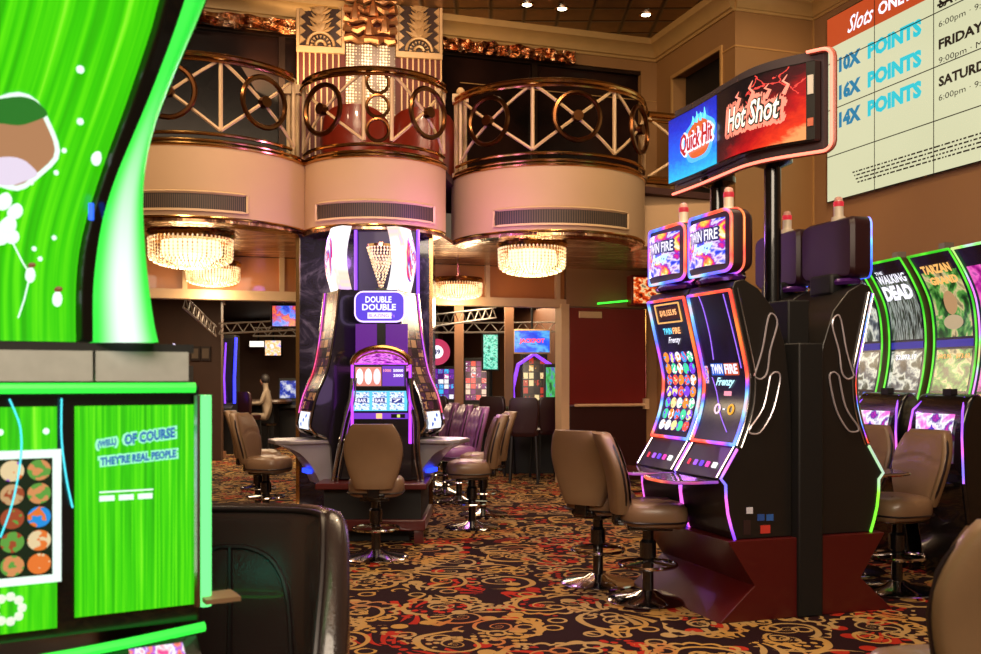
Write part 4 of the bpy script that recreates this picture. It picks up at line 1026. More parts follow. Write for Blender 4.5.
# ================================================================ chandeliers
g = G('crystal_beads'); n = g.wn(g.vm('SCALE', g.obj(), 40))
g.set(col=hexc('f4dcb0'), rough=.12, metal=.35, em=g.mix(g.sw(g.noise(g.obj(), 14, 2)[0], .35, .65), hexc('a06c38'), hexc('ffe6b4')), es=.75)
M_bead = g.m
def beads(mb, pts, r):
    for p in pts:
        x, y, z = p
        mb.add([(x+r, y, z), (x, y+r, z), (x-r, y, z), (x, y-r, z), (x, y, z+r*1.5), (x, y, z-r*1.5)], [(0, 1, 4), (1, 2, 4), (2, 3, 4), (3, 0, 4), (1, 0, 5), (2, 1, 5), (3, 2, 5), (0, 3, 5)])
def chandelier(px, D, R_, h, lab, drop=0):
    x = (px-490.5)/F*D
    r0 = empty('crystal_chandelier', (x, D, 3.05-drop), 0, lab, 'chandelier', 'round crystal bowl chandeliers under the balcony')
    MB().lathe([(0, 0.0), (R_*1.02, 0.0), (R_*1.06, -.03), (R_, -.06), (R_*.96, -.09), (R_*.9, -.06), (0, -.05)], 40).build('rim', M_gold, r0)
    if drop: MB().tube([(0, 0, -.02), (0, 0, drop)], .015, 6).build('stem', M_gold, r0)
    st = MB(); N = 56
    for k in range(N):
        a = 2*PI*k/N; pts = []
        for j in range(13):
            t = j/12; z = -.08-h*(.98*math.sin(t*PI/2)); rr = R_*(.99-.03*t) if t < .45 else R_*(.9765-.9*((t-.45)/.55)**1.5)
            pts.append((rr*math.cos(a), rr*math.sin(a), z))
        beads(st, pts[:9] if k % 2 else pts, .0125)
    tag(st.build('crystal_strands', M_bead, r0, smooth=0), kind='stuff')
    MB().lathe([(0, -.1), (R_*.7, -.1), (R_*.72, -.1-h*.5), (R_*.4, -.1-h*.8), (0, -.1-h*.86)], 24).build('lamp_cluster', em('lamp_glow', 'ffd8a0', 2.2), r0)
    L = bpy.data.lights.new('chandelier_light', 'POINT'); L.energy = 42*h/.28; L.color = (1, .78, .5); L.shadow_soft_size = .25
    lo = bpy.data.objects.new('chandelier_light', L); COL.objects.link(lo); lo.parent = r0; lo.location = (0, 0, -h-.22)
chandelier(191, 10.25, .44, .3, 'large crystal bowl chandelier under the left balcony drum')
chandelier(213, 12.0, .33, .22, 'smaller crystal chandelier directly behind the large left one', .1)
chandelier(532, 11.0, .39, .3, 'large crystal bowl chandelier under the right balcony drum')
chandelier(458, 13.0, .33, .2, 'smaller crystal chandelier right of the dark marble column', .2)
# inverted cone of crystals over the carousel
st = MB()
for j in range(14):
    t = j/13; rr = .125*(1-t)+.008; z = 2.77-.4*t; N = max(4, int(26*(1-t)))
    beads(st, [(-1.07+rr*math.cos(2*PI*k/N+j*.4), 9.38+rr*math.sin(2*PI*k/N+j*.4), z) for k in range(N)], .011)
cone_strands = st
# ================================================================ carousel with the middle slot machine
q = 8.75/F
def cp(px, py): return ((px-380)*q, CZ+(HZ-py)*q)
cr = empty('carousel_plinth', (-1.05, 9.2, 0), 0, 'dark red plinth table under the middle purple slot machines', 'plinth')
MB().box(-.52, .48, -.62, .6, .5, .555).build('top_slab', M_redwood, cr, bevel=.01)
MB().box(-.46, .42, -.5, .55, .22, .5).box(-.35, .3, -.35, .45, 0, .15).build('core', M_blackm, cr)
MB().box(-.5, .46, -.55, .55, .12, .22).build('lower_band', M_redwood, cr, bevel=.01)
for x_ in (-.44, .4): MB().box(x_-.04, x_+.04, -.52, -.44, 0, .12).build('leg', M_redwood, cr)
# added tower, coloured violet in place of the column lit purple
tw = empty('column_stand_in', (-1.03, 9.55, .55), 0, 'tall violet-coloured tower standing in for the purple-lit column between the white wing screens', 'tower')
MB().box(-.3, .3, 0, .35, 0, 2.42).build('core', pm('tower_violet_painted', '1c0e3c', .45, 0, .1), tw, bevel=.02)
for x_ in (-.31, .31): MB().tube([(x_, -.01, .3), (x_, -.01, 2.42)], .016, 6).build('light_strip', em('violet_tube', '8a3cff', 1.6), tw)
pd_ = MB().lathe([(0, 2.8), (.14, 2.8), (.14, 2.775), (0, 2.775)], 24, Matrix.Translation((-1.07, 9.38, 0))).box(-1.09, -1.05, 9.38, 9.6, 2.79, 2.83).build('crystal_cone_rim', M_gold, tw, world=True)
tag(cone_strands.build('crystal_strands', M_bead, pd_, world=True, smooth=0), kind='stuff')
# front machine
fm = empty('slot_machine', (-1.007, 8.75, 0), 0, 'middle purple-trimmed slot machine with arched gold top and blue reels, facing the camera', 'slot machine')
M_cab = pm('cab_black', '141016', .25, 0, .5)
MB().prism([(-.27, .56), (.29, .56), (.29, 1.55), (-.27, 1.55)], .05, .5, 'y').prism([(-.40, .56), (.36, .56), (.33, 1.2), (.28, 1.4), (-.27, 1.4), (-.35, 1.2)], .1, .48, 'y').build('cabinet', M_cab, fm, bevel=.01)
pf = prof_surf([(-.02, 1.0), (-.02, 1.16), (.0, 1.2), (.04, 1.62)])
fsx = lambda u, v: pf((u-.5)*.50+.005, .0+v*pf.L, 0)
x0, x1 = cp(352, 0)[0], cp(410, 0)[0]
def fpl(s_, z, off=0): return Vector((s_, .03-off, z))
MB().box(x0, x1, .03, .06, .98, 1.56).build('bezel', M_black, fm)
def rect(nm, pxa, pya, pxb, pyb, mat, off=.006, par=fm):
    (xa, za), (xb, zb) = cp(pxa, pya), cp(pxb, pyb)
    return MB().sheet(lambda u, v: fpl(xa+(xb-xa)*u, zb+(za-zb)*v, off), 2, 2).build(nm, mat, par)
s1 = rect('belly_screen', 353.5, 364.5, 406, 387, em('black_screen', '0c0616', .6))
rect('lady_symbols', 355, 367, 381, 386, screen_tiles('three_ladies', 3, 1, 'e08878', ['ffffff', 'ffe8f0', 'ffffff'], True, 1.1, 1, .42), .009, s1)
rect('pay_table', 382, 366, 404, 386, em('pay_violet', '6a28c0', 1), .009, s1)
put(MB(), '50000', fpl, cp(393, 0)[0], cp(403, 0)[0], cp(0, 372)[1], cp(0, 369)[1], .013, .03).build('lettering', M_white, s1)
put(MB(), '2000', fpl, cp(393, 0)[0], cp(403, 0)[0], cp(0, 377)[1], cp(0, 374)[1], .013, .03).build('lettering', M_white, s1)
put(MB(), '1000', fpl, cp(383, 0)[0], cp(391, 0)[0], cp(0, 372)[1], cp(0, 369)[1], .013, .03).build('lettering', em('pink_lit', 'ff9ab0', 1.1), s1)
s2 = rect('reel_window', 352.5, 391, 407, 411, em('cyan_reel', '58c8f0', 1.15))
for k in range(3):
    xa = 354.5+k*17.5
    rect('reel', xa, 392, xa+14.5, 410, screen_art('reel_art', ['50a8f0', 'd8f8ff', 'ffffff', '2060c8', 'a0f0ff'], 4, 1.1, 1, 1, 2), .01, s2)
    c = rect('reel_bar', xa+2, 398, xa+12.5, 403, em('navy_bar', '102a90', 1), .013, s2)
    put(MB(), '7' if k == 2 else 'BAR', fpl, cp(xa+3, 0)[0], cp(xa+11.5, 0)[0], cp(0, 402.3)[1], cp(0, 398.7)[1], .016, .02).build('lettering', M_white, s2)
s3 = rect('button_panel', 352.5, 413, 408, 419, em('violet_panel', '7a30d8', .9), .02)
rect('bet_button', 376, 413.5, 382, 418.5, em('orange_lit', 'ffb070', 1.6), .024, s3)
rect('bill_slot', 391, 414, 405, 418, M_black, .024, s3)
rect('coin_light', 397, 414.5, 400, 417.5, em('lime_lit', 'd8e870', 1.1), .028, s3)
MB().tube([(x0-.0, .01, .9), (x0, .01, 1.63), (x1, .01, 1.63), (x1, .01, .9)], .015, 6).build('light_strip', em('magenta_tube', 'c040ff', 1.5), fm)
for sx, xb in ((-1, -.43), (1, .39)):
    pts = smooth_path([(x0 if sx < 0 else x1, 0, 1.5), ((x0 if sx < 0 else x1)+sx*.02, 0, 1.3), ((x0 if sx < 0 else x1)+sx*.07, 0, 1.1), (xb*.9, 0, .8), (xb, 0, .56)], 5)
    MB().tube(pts, .016, 6).tube([p+Vector((-sx*.04, 0.01, 0)) for p in pts], .008, 6).build('chrome_edge', M_chrome, fm)
mq = MB(); ac = [(x0+(x1-x0)*(.5-.5*math.cos(PI*k/18)), 1.61+.16*math.sin(PI*k/18)) for k in range(19)]
mq.sheet(lambda u, v: (lambda a: (a[0], .04, 1.56+(a[1]-1.56)*v))(ac[round(u*18)]), 18, 2); mq.build('arch_marquee', screen_art('arch_pink_art', ['30083a', 'c030d0', 'ff90ff', '501070'], 12, 1.1), fm)
MB().prism([(x, z) for x, z in ac], .05, .4, 'y').build('arch_back', M_cab, fm)
MB().tube([(x, .01, z+.01) for x, z in ac], .024, 8).tube([(x*.9, .03, 1.6+(z-1.6)*.8) for x, z in ac], .008, 6).build('arch_frame', M_gold, fm)
# upper lit glass of the machine
u_ = MB().box(-.24, .24, .12, .16, 1.7, 2.0).build('upper_glass', screen_art('upper_violet_art', ['1a0630', '50107a', 'a030d0', '200838'], 5, .9), fm)
# head sign
hs = [(x, .07, 2.155+z) for x, z in rrect(.44, .26, .07, 5, cx=-.01)]
hb = MB().rings([[(x, .06, z) for x, _, z in hs], [(x, .16, z) for x, _, z in hs]]).build('head_sign', pm('head_violet', '3a1a8a', .3), fm)
MB().rings([[(x, .055, z) for x, _, z in hs], [(x, .058, z) for x, _, z in hs]]).build('sign_face', em('sign_violet', '4a28d8', 1.1), hb)
MB().tube(hs, .015, 8, closed=True).build('neon_border', em('lilac_tube', 'd8b8ff', 2), hb)
hp = lambda s_, z, off=0: Vector((s_, .055-off, z))
put(MB(), 'DOUBLE', hp, -.14, .10, 2.19, 2.25, .004, .03).build('lettering', M_white, hb)
put(MB(), 'DOUBLE', hp, -.17, .14, 2.12, 2.18, .004, .03).build('lettering', M_white, hb)
MB().box(-.12, .1, .048, .052, 2.045, 2.1).build('white_plate', M_white, hb)
put(MB(), "BLAZING 7s", hp, -.11, .13, 2.055, 2.09, .009, .02).build('lettering', em('violet_lit', 'a06aff', 1.3), hb)
MB().box(-.04, .04, .1, .2, 1.78, 2.03).box(-.05, .05, .1, .15, 2.27, 2.33).build('sign_neck', M_black, hb)
# side machines
sp = [(-.56, .95), (-.70, 1.02), (-.69, 1.16), (-.64, 1.35), (-.545, 1.57), (-.475, 1.94), (-.43, 2.33)]
ssp = [(p.x, p.y) for p in smooth_path([(a, b, 0) for a, b in sp], 3)]
SS = prof_surf(ssp)
wing_art = None
def side_machine(rz, lab, mir):
    r0 = empty('slot_machine', (-1.125-.09*mir, 9.4, 0), rz, lab, 'slot machine')
    prof = ssp+[(-.25, 2.33), (-.25, .56), (-.5, .56), (-.52, .85)]
    MB().prism(prof, -.25, .25, 'x').build('cabinet', M_cab, r0)
    so = MB().sheet(lambda u, v: SS((u-.5)*.44, .25+v*(SS.L-.27), .005), 3, 20).build('screen', screen_tiles('amber_reel_tiles', 3, 14, '120818', ['6a2a28', 'a06848', '3a1840', 'c88858', '502038'], False, .7, .95, .42), r0, smooth=80)
    MB().sheet(lambda u, v: SS((u-.5)*.34, .16+v*.16, .012), 2, 3).build('card_screen', em('card_white', 'e8f0ff', 1.2), so)
    ell2 = MB()
    for cx, ct in ((-.07, .2), (.07, .28), (.0, .24)): ell2.add([SS(cx+.025*math.cos(k), ct+.02*math.sin(k), .015) for k in range(6)], [tuple(range(6))])
    ell2.build('card_pips', em('pip_blue', '2050c0', 1), so)
    for sx in (-1, 1):
        MB().tube([SS(sx*.25, SS.L*k/24, .01) for k in range(25)], .014, 6).build('chrome_trim', M_chrome, r0)
        MB().tube([SS(sx*.235, .3+(SS.L-.3)*k/20, .012) for k in range(21)], .006, 6).build('light_strip', led('rose_led', ['ff4060', 'ff60c0', 'c040ff'], 3, 1.3), r0)
    # wing: bright curved banner
    secs = []
    wb = MB().slab(lambda u, v: ((u-.5)*.38, -.44-.05*math.sin(v*PI)+.05*(2*u-1)**2, 2.34+.6*v), 8, 8, (0, .09, 0)).build('wing_case', M_white if False else screen_art('wing_banner_art', ['ffffff', 'fff4f0', 'ffffff', 'ffd8c0', 'e0b0ff'], 2, 1.2), r0, smooth=60)
    MB().sheet(lambda u, v: (lambda x_, z_: (x_, -.447-.05*math.sin((z_-2.34)/.6*PI)+.05*(x_/.19)**2, z_))(.13*v*math.cos(2*PI*u), 2.64+.23*v*math.sin(2*PI*u)), 24, 5).build('wing_oval', screen_art('flame_oval_art', ['ff8030', 'ffffff', '6020c0', 'ff2040', 'fff0c0'], 4, 1.2), wb)
    MB().box(-.17, .17, -.46, -.36, 2.94, 3.0).build('wing_cap', em('wing_white', 'fff0f4', 1.35), wb, bevel=.02) if False else None
    # curved silver desk
    dk = MB(); dk.prism([(x, y) for x, y in [(-.24, -.52), (-.24, -.9), (-.15, -1.02), (.15, -1.02), (.24, -.9), (.24, -.52)]], .885, .925, 'z')
    dk.build('desk', pm('silver_desk', 'a8a2a8', .3, .5), r0, bevel=.01)
    MB().prism([(p.x, p.y) for p in smooth_path([(-.98, .885, 0), (-.8, .8, 0), (-.68, .66, 0), (-.6, .5, 0)], 4)]+[(-.5, .5), (-.5, .885)], -.2, .2, 'x').build('desk_bracket', pm('silver_desk', 'a8a2a8', .3, .5), r0)
    MB().box(-.1, .1, -.705, -.66, .60, .64).build('blue_light', em('blue_lit', '2040ff', 2), r0)
    return r0
side_machine(math.atan2(-.43, -.9)+PI/2, 'tall slot machine left of the middle one, seen edge-on with a glowing white wing screen', False)
side_machine(math.atan2(-.3, .95)+PI/2, 'tall slot machine right of the middle one, seen edge-on with a glowing white wing screen', True)
# ================================================================ green machine, near left
gA, gd = Vector((-1.175, 2.3, 0)), Vector((.866, .5, 0)); gn = Vector((.5, -.866, 0))
gm = empty('green_slot_machine', gA+gd*.1-gn*.3, 0, 'huge bright green slot machine at left front with overhanging curved upper screen', 'slot machine')
GS = lambda s_, z, off=0: gA+gd*s_+gn*off+Vector((0, 0, z))
def gq(px): k = (px-490.5)/F; return (2.3*k+1.175)/(.866-.5*k)
def gz(px, py): s_ = gq(px); return CZ+(HZ-py)/F*(gA.y+gd.y*s_)
GL = -.62
M_green = screen_streaks('green_streaks')
M_gled = em('green_tube', '30f040', 1.25)
# cabinet
MB().slab(lambda u, v: GS(GL+(.47-GL)*u, .86+.62*v, -.012), 1, 1, -gn*.3).build('monitor_case', M_black, gm, world=True, smooth=0)
MB().slab(lambda u, v: GS(GL+(.36-GL)*u, .0+.80*v, -.06), 1, 1, -gn*.3).build('pedestal', pm('pedestal_violet', '2a1238', .3, 0, .4), gm, world=True, smooth=0)
ls = MB().sheet(lambda u, v: GS(GL+(.125-GL)*u, .885+.545*v, .0), 4, 2).build('left_screen', M_green, gm, world=True)
rs = MB().sheet(lambda u, v: GS(.165+(.455-.165)*u, .905+.525*v, .0), 4, 2).build('right_screen', M_green, gm, world=True)
# bottom and top light tubes; the lower one bows towards the player
MB().tube([GS(GL+(.475-GL)*k/20, .85-.02*math.sin(PI*k/20), .03+.05*math.sin(PI*k/20)) for k in range(21)], .013, 8).build('light_tube', M_gled, gm, world=True)
MB().tube([GS(GL+(.455-GL)*k/20, 1.475, .015) for k in range(21)], .013, 8).build('light_tube', M_gled, gm, world=True)
MB().tube([GS(.48, z, .012) for z in (1.455, 1.3, 1.1, .9)], .018, 8).build('light_tube', em('mint_tube', '70ff88', 1.35), gm, world=True)
MB().tube([GS(.465, z, .01) for z in (1.455, 1.3, 1.1, .9)], .013, 8).build('chrome_trim', M_chrome, gm, world=True)
MB().slab(lambda u, v: GS(.472, .9+.1*v, -.06-.22*u), 1, 1, gd*.006).build('added_seat_glow', em('teal_seat_glow', '20d8b0', 5), gm, world=True)  # unseen glowing strip, added to throw teal light on the leather seat
# text on the right screen
M_wsoft = em('soft_white', 'e8fff0', 1.1); M_bt = em('title_blue', '1468b0', 1)
def gtext(t, a, b, z, h, rise, par, m=M_bt):
    put(MB(), t, GS, a, b, z, z+h, .003, .16, 0, rise=rise).build('lettering_outline', em('pale_aqua', 'a0ffc8', 1), par, world=True)
    put(MB(), t, GS, a+.006, b-.006, z+.004, z+h-.004, .005, .05, 0, rise=rise).build('lettering', m, par, world=True)
gtext('(WELL)', .212, .268, 1.316, .03, .008, rs)
gtext('OF COURSE', .275, .412, 1.325, .036, .016, rs)
gtext("THEY'RE REAL PEOPLE", .218, .415, 1.275, .03, .014, rs)
sb = MB()
for k in range(3):
    x = .222+k*.046; sb.add([GS(x, 1.19, .003), GS(x+.036, 1.19, .003), GS(x+.036, 1.204, .003), GS(x, 1.204, .003)], [(0, 1, 2, 3)])
sb.add([GS(.222, 1.211, .003), GS(.352, 1.211, .003), GS(.352, 1.215, .003), GS(.222, 1.215, .003)], [(0, 1, 2, 3)])
sb.build('small_caption', M_wsoft, rs, world=True)
# reel window on the left screen
w0, w1, wz0, wz1 = GL+.06, gq(61), 1.0, 1.325
wf = MB().slab(lambda u, v: GS(w0+(w1-w0)*u, wz0+(wz1-wz0)*v, .004), 1, 1, gn*.004).build('reel_frame', M_wsoft, ls, world=True, smooth=0)
MB().sheet(lambda u, v: GS(w0+.025+(w1-w0-.045)*u, wz0+.02+(wz1-wz0-.04)*v, .0095), 1, 1).build('reel_symbols', screen_tiles('gem_tiles', 11, 5, '08200c', ['d89058', '8a20c8', 'e8d0a0', 'e87830', '2090e0', 'c8a070', 'a04828', '60a040'], True, .95, .97, .44), wf, world=True)
for x in (.0, .1): 
    MB().ball(GS(x, 1.37, .006), .008, 8, 6).build('spark', M_wsoft, ls, world=True)
for k in range(9):
    a = 2*PI*k/9; MB().ball(GS(gq(8)+.03*math.cos(a), .945+.03*math.sin(a), .006), .011, 8, 6).build('bubble', em('pearl_lit', 'e8f0d8', 1), ls, world=True)
for pts in ([(gq(9), 1.45), (gq(20), 1.38), (gq(20), 1.3), (gq(12), 1.2), (gq(0), 1.12)], [(gq(61), 1.45), (gq(61), 1.35), (gq(66), 1.25), (gq(72), 1.18)]):
    MB().tube([GS(v.x, v.y, .014) for v in smooth_path([(a, b, 0) for a, b in pts], 4)], .0022, 5).build('light_reflection_wire' if False else 'cyan_reflection', em('cyan_line', '50f0ff', 1.2), gm, world=True)  # light reflections on the screen drawn as thin glowing tubes
# silver speaker band
M_silver = pm('brushed_silver', 'b4b6b2', .4, .25, vs=30)
MB().slab(lambda u, v: GS(GL+(gq(91)-GL)*u, 1.492+.075*v, .03), 1, 1, -gn*.3).build('silver_panel', M_silver, gm, world=True, smooth=0)
MB().slab(lambda u, v: GS(gq(94)+(gq(186)-gq(94))*u, 1.492+.075*v, .03), 1, 1, -gn*.3).build('silver_panel', M_silver, gm, world=True, smooth=0)
MB().slab(lambda u, v: GS(GL+(gq(192)-GL)*u, 1.565+.022*v, .02), 1, 1, -gn*.38).build('top_ledge', M_blackm, gm, world=True, smooth=0)
# upper curved display: ruled strips along right-edge curves
ys = [352, 300, 250, 200, 150, 100, 50, 0, -60, -130]
def lerp_tab(tab, y):
    for (a, b), (c, d) in zip(tab, tab[1:]):
        if a >= y >= c: t = (a-y)/(a-c) if a != c else 0; return b+(d-b)*t
    return tab[-1][1]
inner = [(352, 76), (283, 76), (232, 83), (167, 103), (101, 127), (30, 151), (0, 159), (-130, 196)]
s_in = [(352, 92), (330, 92), (273, 93.5), (197, 108), (91, 151), (0, 184), (-130, 222)]
s_out = [(352, 161), (330, 154), (263, 145), (192, 142), (136, 151), (76, 173), (0, 205), (-130, 252)]
def crv(tab, dD=0):
    out = []
    pts = [Vector((px, py, 0)) for py, px in tab]
    for v in smooth_path(pts, 4):
        t = max(0, (352-v.y)/352); D = 2.4-.27*t**1.4+dD
        out.append(P(v.x, v.y, D))
    return out
def at(curve, v):
    f = v*(len(curve)-1); i = min(len(curve)-2, int(f)); return curve[i].lerp(curve[i+1], f-i)
def byz(curve, z):
    for a, b in zip(curve, curve[1:]):
        if a.z <= z <= b.z: return a.lerp(b, (z-a.z)/max(1e-6, b.z-a.z))
    return curve[0].copy() if z < curve[0].z else curve[-1].copy()
cin, ca, cb = crv(inner), crv(s_in), crv(s_out, .02)
Z0, Z1 = 1.59, 2.62
def edge(curve, v): z = Z0+(Z1-Z0)*v; p = byz(curve, z); return Vector((p.x, p.y, z))
us = MB().sheet(lambda u, v: edge(cin, v)-gd*(1-u)*.85, 6, 28).build('upper_screen', M_green, gm, world=True, smooth=80)
MB().slab(lambda u, v: edge(cin, v).lerp(edge(ca, v), u)+gn*(.004+.012*u), 2, 28, -gn*.1).build('upper_bezel', M_black, gm, world=True, smooth=80)
g = G('mint_glow_strip'); z_ = g.sep(g.obj())[2]; n = g.noise(g.obj(), 2.2, 1)[0]
x = g.sep(g.uv()); mid_ = g.math('SUBTRACT', 1, g.math('MULTIPLY', g.math('ABSOLUTE', g.math('SUBTRACT', x[0], .5)), 2))
k = g.math('MULTIPLY', g.sw(x[1], .62, .1), g.sw(mid_, .1, .9))
g.set(col=(.05, .2, .05, 1), rough=.3, em=g.mix(k, hexc('20d83c'), hexc('e8fff0')), es=1.15)
def glow(u, v):
    p = edge(ca, v).lerp(edge(cb, v), u); return p+gn*(.016+.03*math.sin(u*PI))
MB().slab(glow, 8, 28, -gn*.08).build('glow_strip', g.m, gm, world=True, smooth=80)
MB().slab(lambda u, v: edge(cin, v)-gd*(1-u)*.85-gn*.01, 3, 28, -gn*.12).build('upper_case', M_black, gm, world=True, smooth=80)
MB().slab(lambda u, v: edge(ca, v).lerp(edge(cb, v), u)-gn*.07+gd*.012*u, 2, 28, -gn*.05).build('strip_case', M_black, gm, world=True, smooth=80)
# confetti on the upper screen
def US(px, py):
    t = max(0, (352-py)/352); z = 0
    D = 2.4-.27*t**1.4
    p = P(px, py, D)
    for _ in range(6):
        e = byz(cin, p.z); # depth on sheet: line e + gd*s
        kx = (px-490.5)/F; s_ = (kx*e.y-e.x)/(gd.x-kx*gd.y); D = e.y+gd.y*s_; p = P(px, py, D)
    return p+gn*.004
for px, py, r in ((80, 70, .009), (80, 122, .008), (64, 151, .006), (56, 173, .006), (31, 183, .006), (54, 238, .006), (34, 249, .006), (40, 259, .006)):
    MB().ball(US(px, py), r, 8, 6).build('spark', M_wsoft, us, world=True)
for px, py in ((96, 158), (30, 275), (57, 299)):
    c = US(px, py); MB().ball(c, (.013, .006, .02), 8, 6).build('bubble_bag', M_wsoft, us, world=True)
    MB().ball(c+Vector((0, 0, .024)), (.014, .006, .008), 8, 6).build('bubble_cap', em('cap_brown', '8a4a20', .8), us, world=True)
    break_ = 0
bl = MB()
for dx, dy, r in ((0, 0, .05), (14, -14, .04), (-6, -24, .045), (10, 12, .035), (-10, 10, .05)):
    c = US(6+dx*.6, 225+dy); bl.ball(c, (r*.5, .006, r*.5), 12, 8)
bl.build('cloud_puff', M_wsoft, us, world=True)
# generic plain stand-in patch of the picture at far left (rounded white-edged badge)
bp, bi = MB(), MB()
def blobp(mb, cx, cy, rx, ry, off):
    pts = [US(cx+rx*math.cos(t)*(1+.08*math.sin(4*t)), cy+ry*math.sin(t)*(1+.06*math.cos(5*t)))+gn*off for t in [2*PI*k/32 for k in range(32)]]
    c_ = sum(pts, Vector())/32
    mb.sheet(lambda u, v: c_.lerp(pts[round(u*32) % 32], v), 32, 1)
blobp(bp, 8, 142, 50, 48, .002); bp.build('badge_border', M_wsoft, us, world=True)
blobp(bi, 8, 142, 45, 43, .004); bi.build('badge_fill', em('badge_tan', 'b8845c', .9), us, world=True)
bg_, bw_ = MB(), MB()
blobp(bg_, 12, 112, 34, 14, .006); bg_.build('badge_patch', em('badge_green', '1f7a24', .9), us, world=True)
blobp(bw_, 2, 172, 34, 14, .006); bw_.build('badge_patch', em('badge_pale', 'eadcf0', .95), us, world=True)
MB().tube([US(10, 238)+gn*.004, US(22, 262)+gn*.004, US(30, 275)+gn*.004, US(24, 300)+gn*.004, US(18, 318)+gn*.004], .002, 5).build('balloon_string', M_wsoft, us, world=True)
# blue neon bits on the bezel
for px, py in ((88, 212), (158, 6)):
    c = byz(ca, CZ+(HZ-py)/F*2.3)-gd*.03+gn*.02
    MB().box(c.x-.005, c.x+.005, c.y-.004, c.y+.004, c.z-.02, c.z+.02).build('blue_indicator', em('blue_ind', '2060ff', 1.6), gm, world=True)
# button deck below
dk = MB().slab(lambda u, v: GS(.02+.43*u, .70+.135*v, .26-.21*v), 1, 1, -gn*.05+Vector((0, 0, -.04))).build('button_deck', M_black, gm, world=True, smooth=0)
MB().sheet(lambda u, v: GS(.28+.13*u, .708+.12*v, .263-.19*v), 2, 2).build('deck_screen', screen_art('deck_magenta_art', ['ff3090', 'ffffff', 'a020e0', 'ff9060', 'c02060'], 5, 1.1), dk, world=True)
MB().slab(lambda u, v: GS(.47+.09*u, .915+.012*v, -.03), 1, 1, gn*.1).build('deck_lip', M_tanb, gm, world=True, smooth=0)
# ================================================================ pit beyond the beam
def at_(px, D, z=0): return Vector(((px-490.5)/F*D, D, z))
for px, D, lab in ((459, 17, 'slim brown pillar in the pit beside the round red sign'), (509, 16.5, 'brown pillar in the pit just left of the blue jackpot screen'), (218, 18, 'dark brown pillar at left beyond the hallway')):
    p = at_(px, D); r0 = empty('pillar', p, 0, lab, 'pillar')
    MB().box(-.08, .08, -.08, .08, .1, 2.9).build('shaft', pm('pillar_brown', '8a6044', .5), r0, bevel=.01)
    MB().box(-.12, .12, -.12, .12, 0, .12).box(-.11, .11, -.11, .11, 2.88, 2.98).build('cap', pm('pillar_brown', '8a6044', .5), r0)
M_truss = pm('white_truss', 'a89e94', .5)
def truss(a, b, lab, h=.18):
    a, b = Vector(a), Vector(b); r0 = empty('ceiling_truss', (a+b)/2, 0, lab, 'truss', 'pale metal trusses under the pit ceiling')
    Zh = Vector((0, 0, h)); N = 8; mb = MB()
    mb.tube([a, b], .018, 5).tube([a+Zh, b+Zh], .015, 5).build('chord', M_truss, r0, world=True)
    wb = MB()
    for k in range(N):
        p, q_ = a.lerp(b, k/N), a.lerp(b, (k+1)/N); wb.tube([p, (p+q_)/2+Zh], .009, 4).tube([(p+q_)/2+Zh, q_], .009, 4)
    wb.build('web', M_truss, r0, world=True)
truss((-4.35, 13.6, 2.5), (-4.95, 17.3, 2.25), 'pale truss running away diagonally at far left')
truss((-4.9, 17.3, 2.3), (-3.2, 17.6, 2.4), 'pale level truss left of the dark column')
truss((-5.2, 21, 2.42), (-2.6, 21, 2.42), 'distant pale truss above the far left tables')
truss((-1.1, 18, 2.35), (1.4, 18.6, 2.4), 'pale truss over the pit right of the dark column')
truss((-.9, 14.9, 2.3), (.1, 17.5, 2.6), 'short slanting truss right of the dark column')
def tv(px, py, D, w, h, mat, lab, text=None, rz=0, fr=M_blackm, stand=False, grp=None):
    c = P(px, py, D); r0 = empty('display_screen', (c.x, c.y, c.z-h/2), rz, lab, 'screen', grp)
    MB().box(-w/2-.03, w/2+.03, 0, .07, -.03, h+.03).build('case', fr, r0, bevel=.01)
    s_ = MB().sheet(lambda u, v: ((u-.5)*w, -.005, v*h), 1, 1).build('screen', mat, r0)
    if text: put(MB(), text, lambda a, z, o=0: Vector((a, -.008-o, z)), -w*.36, w*.36, h*.38, h*.64, .003, .05).build('lettering', em('red_text', 'ff4a58', 1.4), s_)
    zb = r0.location.z
    if stand: MB().tube([(0, .04, -zb+.02), (0, .04, 0)], .03, 8).lathe([(0, -zb), (.2, -zb), (.2, -zb+.02), (0, -zb+.04)], 20).build('stand', M_blackm, r0)
    else: MB().tube([(0, .04, h), (0, .04, 2.98-zb)], .02, 6).build('bracket', M_blackm, r0)
    return r0
tv(532, 341.5, 17, .62, .38, screen_art('blue_burst', ['1038d8', '2060ff', '60b8ff', '1828b0'], 2.5, 1.1), 'blue jackpot screen with pale frame hanging over the pit', 'JACKPOT', fr=M_cream)
tv(490.5, 352, 15.6, .23, .56, screen_art('teal_board', ['0a5a48', '30d0a8', 'a0ffe0', '107858'], 5, 1, .5, 1, 3), 'upright teal display board on a stand in the pit', stand=True)
tv(284, 316, 14.2, .34, .3, screen_art('sports_tv', ['1020c0', '4080ff', 'c02060', 'ff7030', '301060'], 2.2, 1.1), 'colourful television hung left of the dark column')
tv(258, 344, 24, .42, .14, em('white_sign', 'fff0e0', 1.5), 'small white lit sign on the far left wall', grp=None)
tv(273, 348, 23.4, .38, .36, screen_art('picture_sign', ['ffffff', 'ffb060', 'ffe8c0', '8060ff'], 3, 1.2), 'bright picture sign right of the small white sign at far left')
tv(278, 292, 13.5, .3, .1, screen_art('green_tv', ['208018', '50c030', 'e0e8c0'], 2, .9), 'small green screen tucked above the beam left of the column')
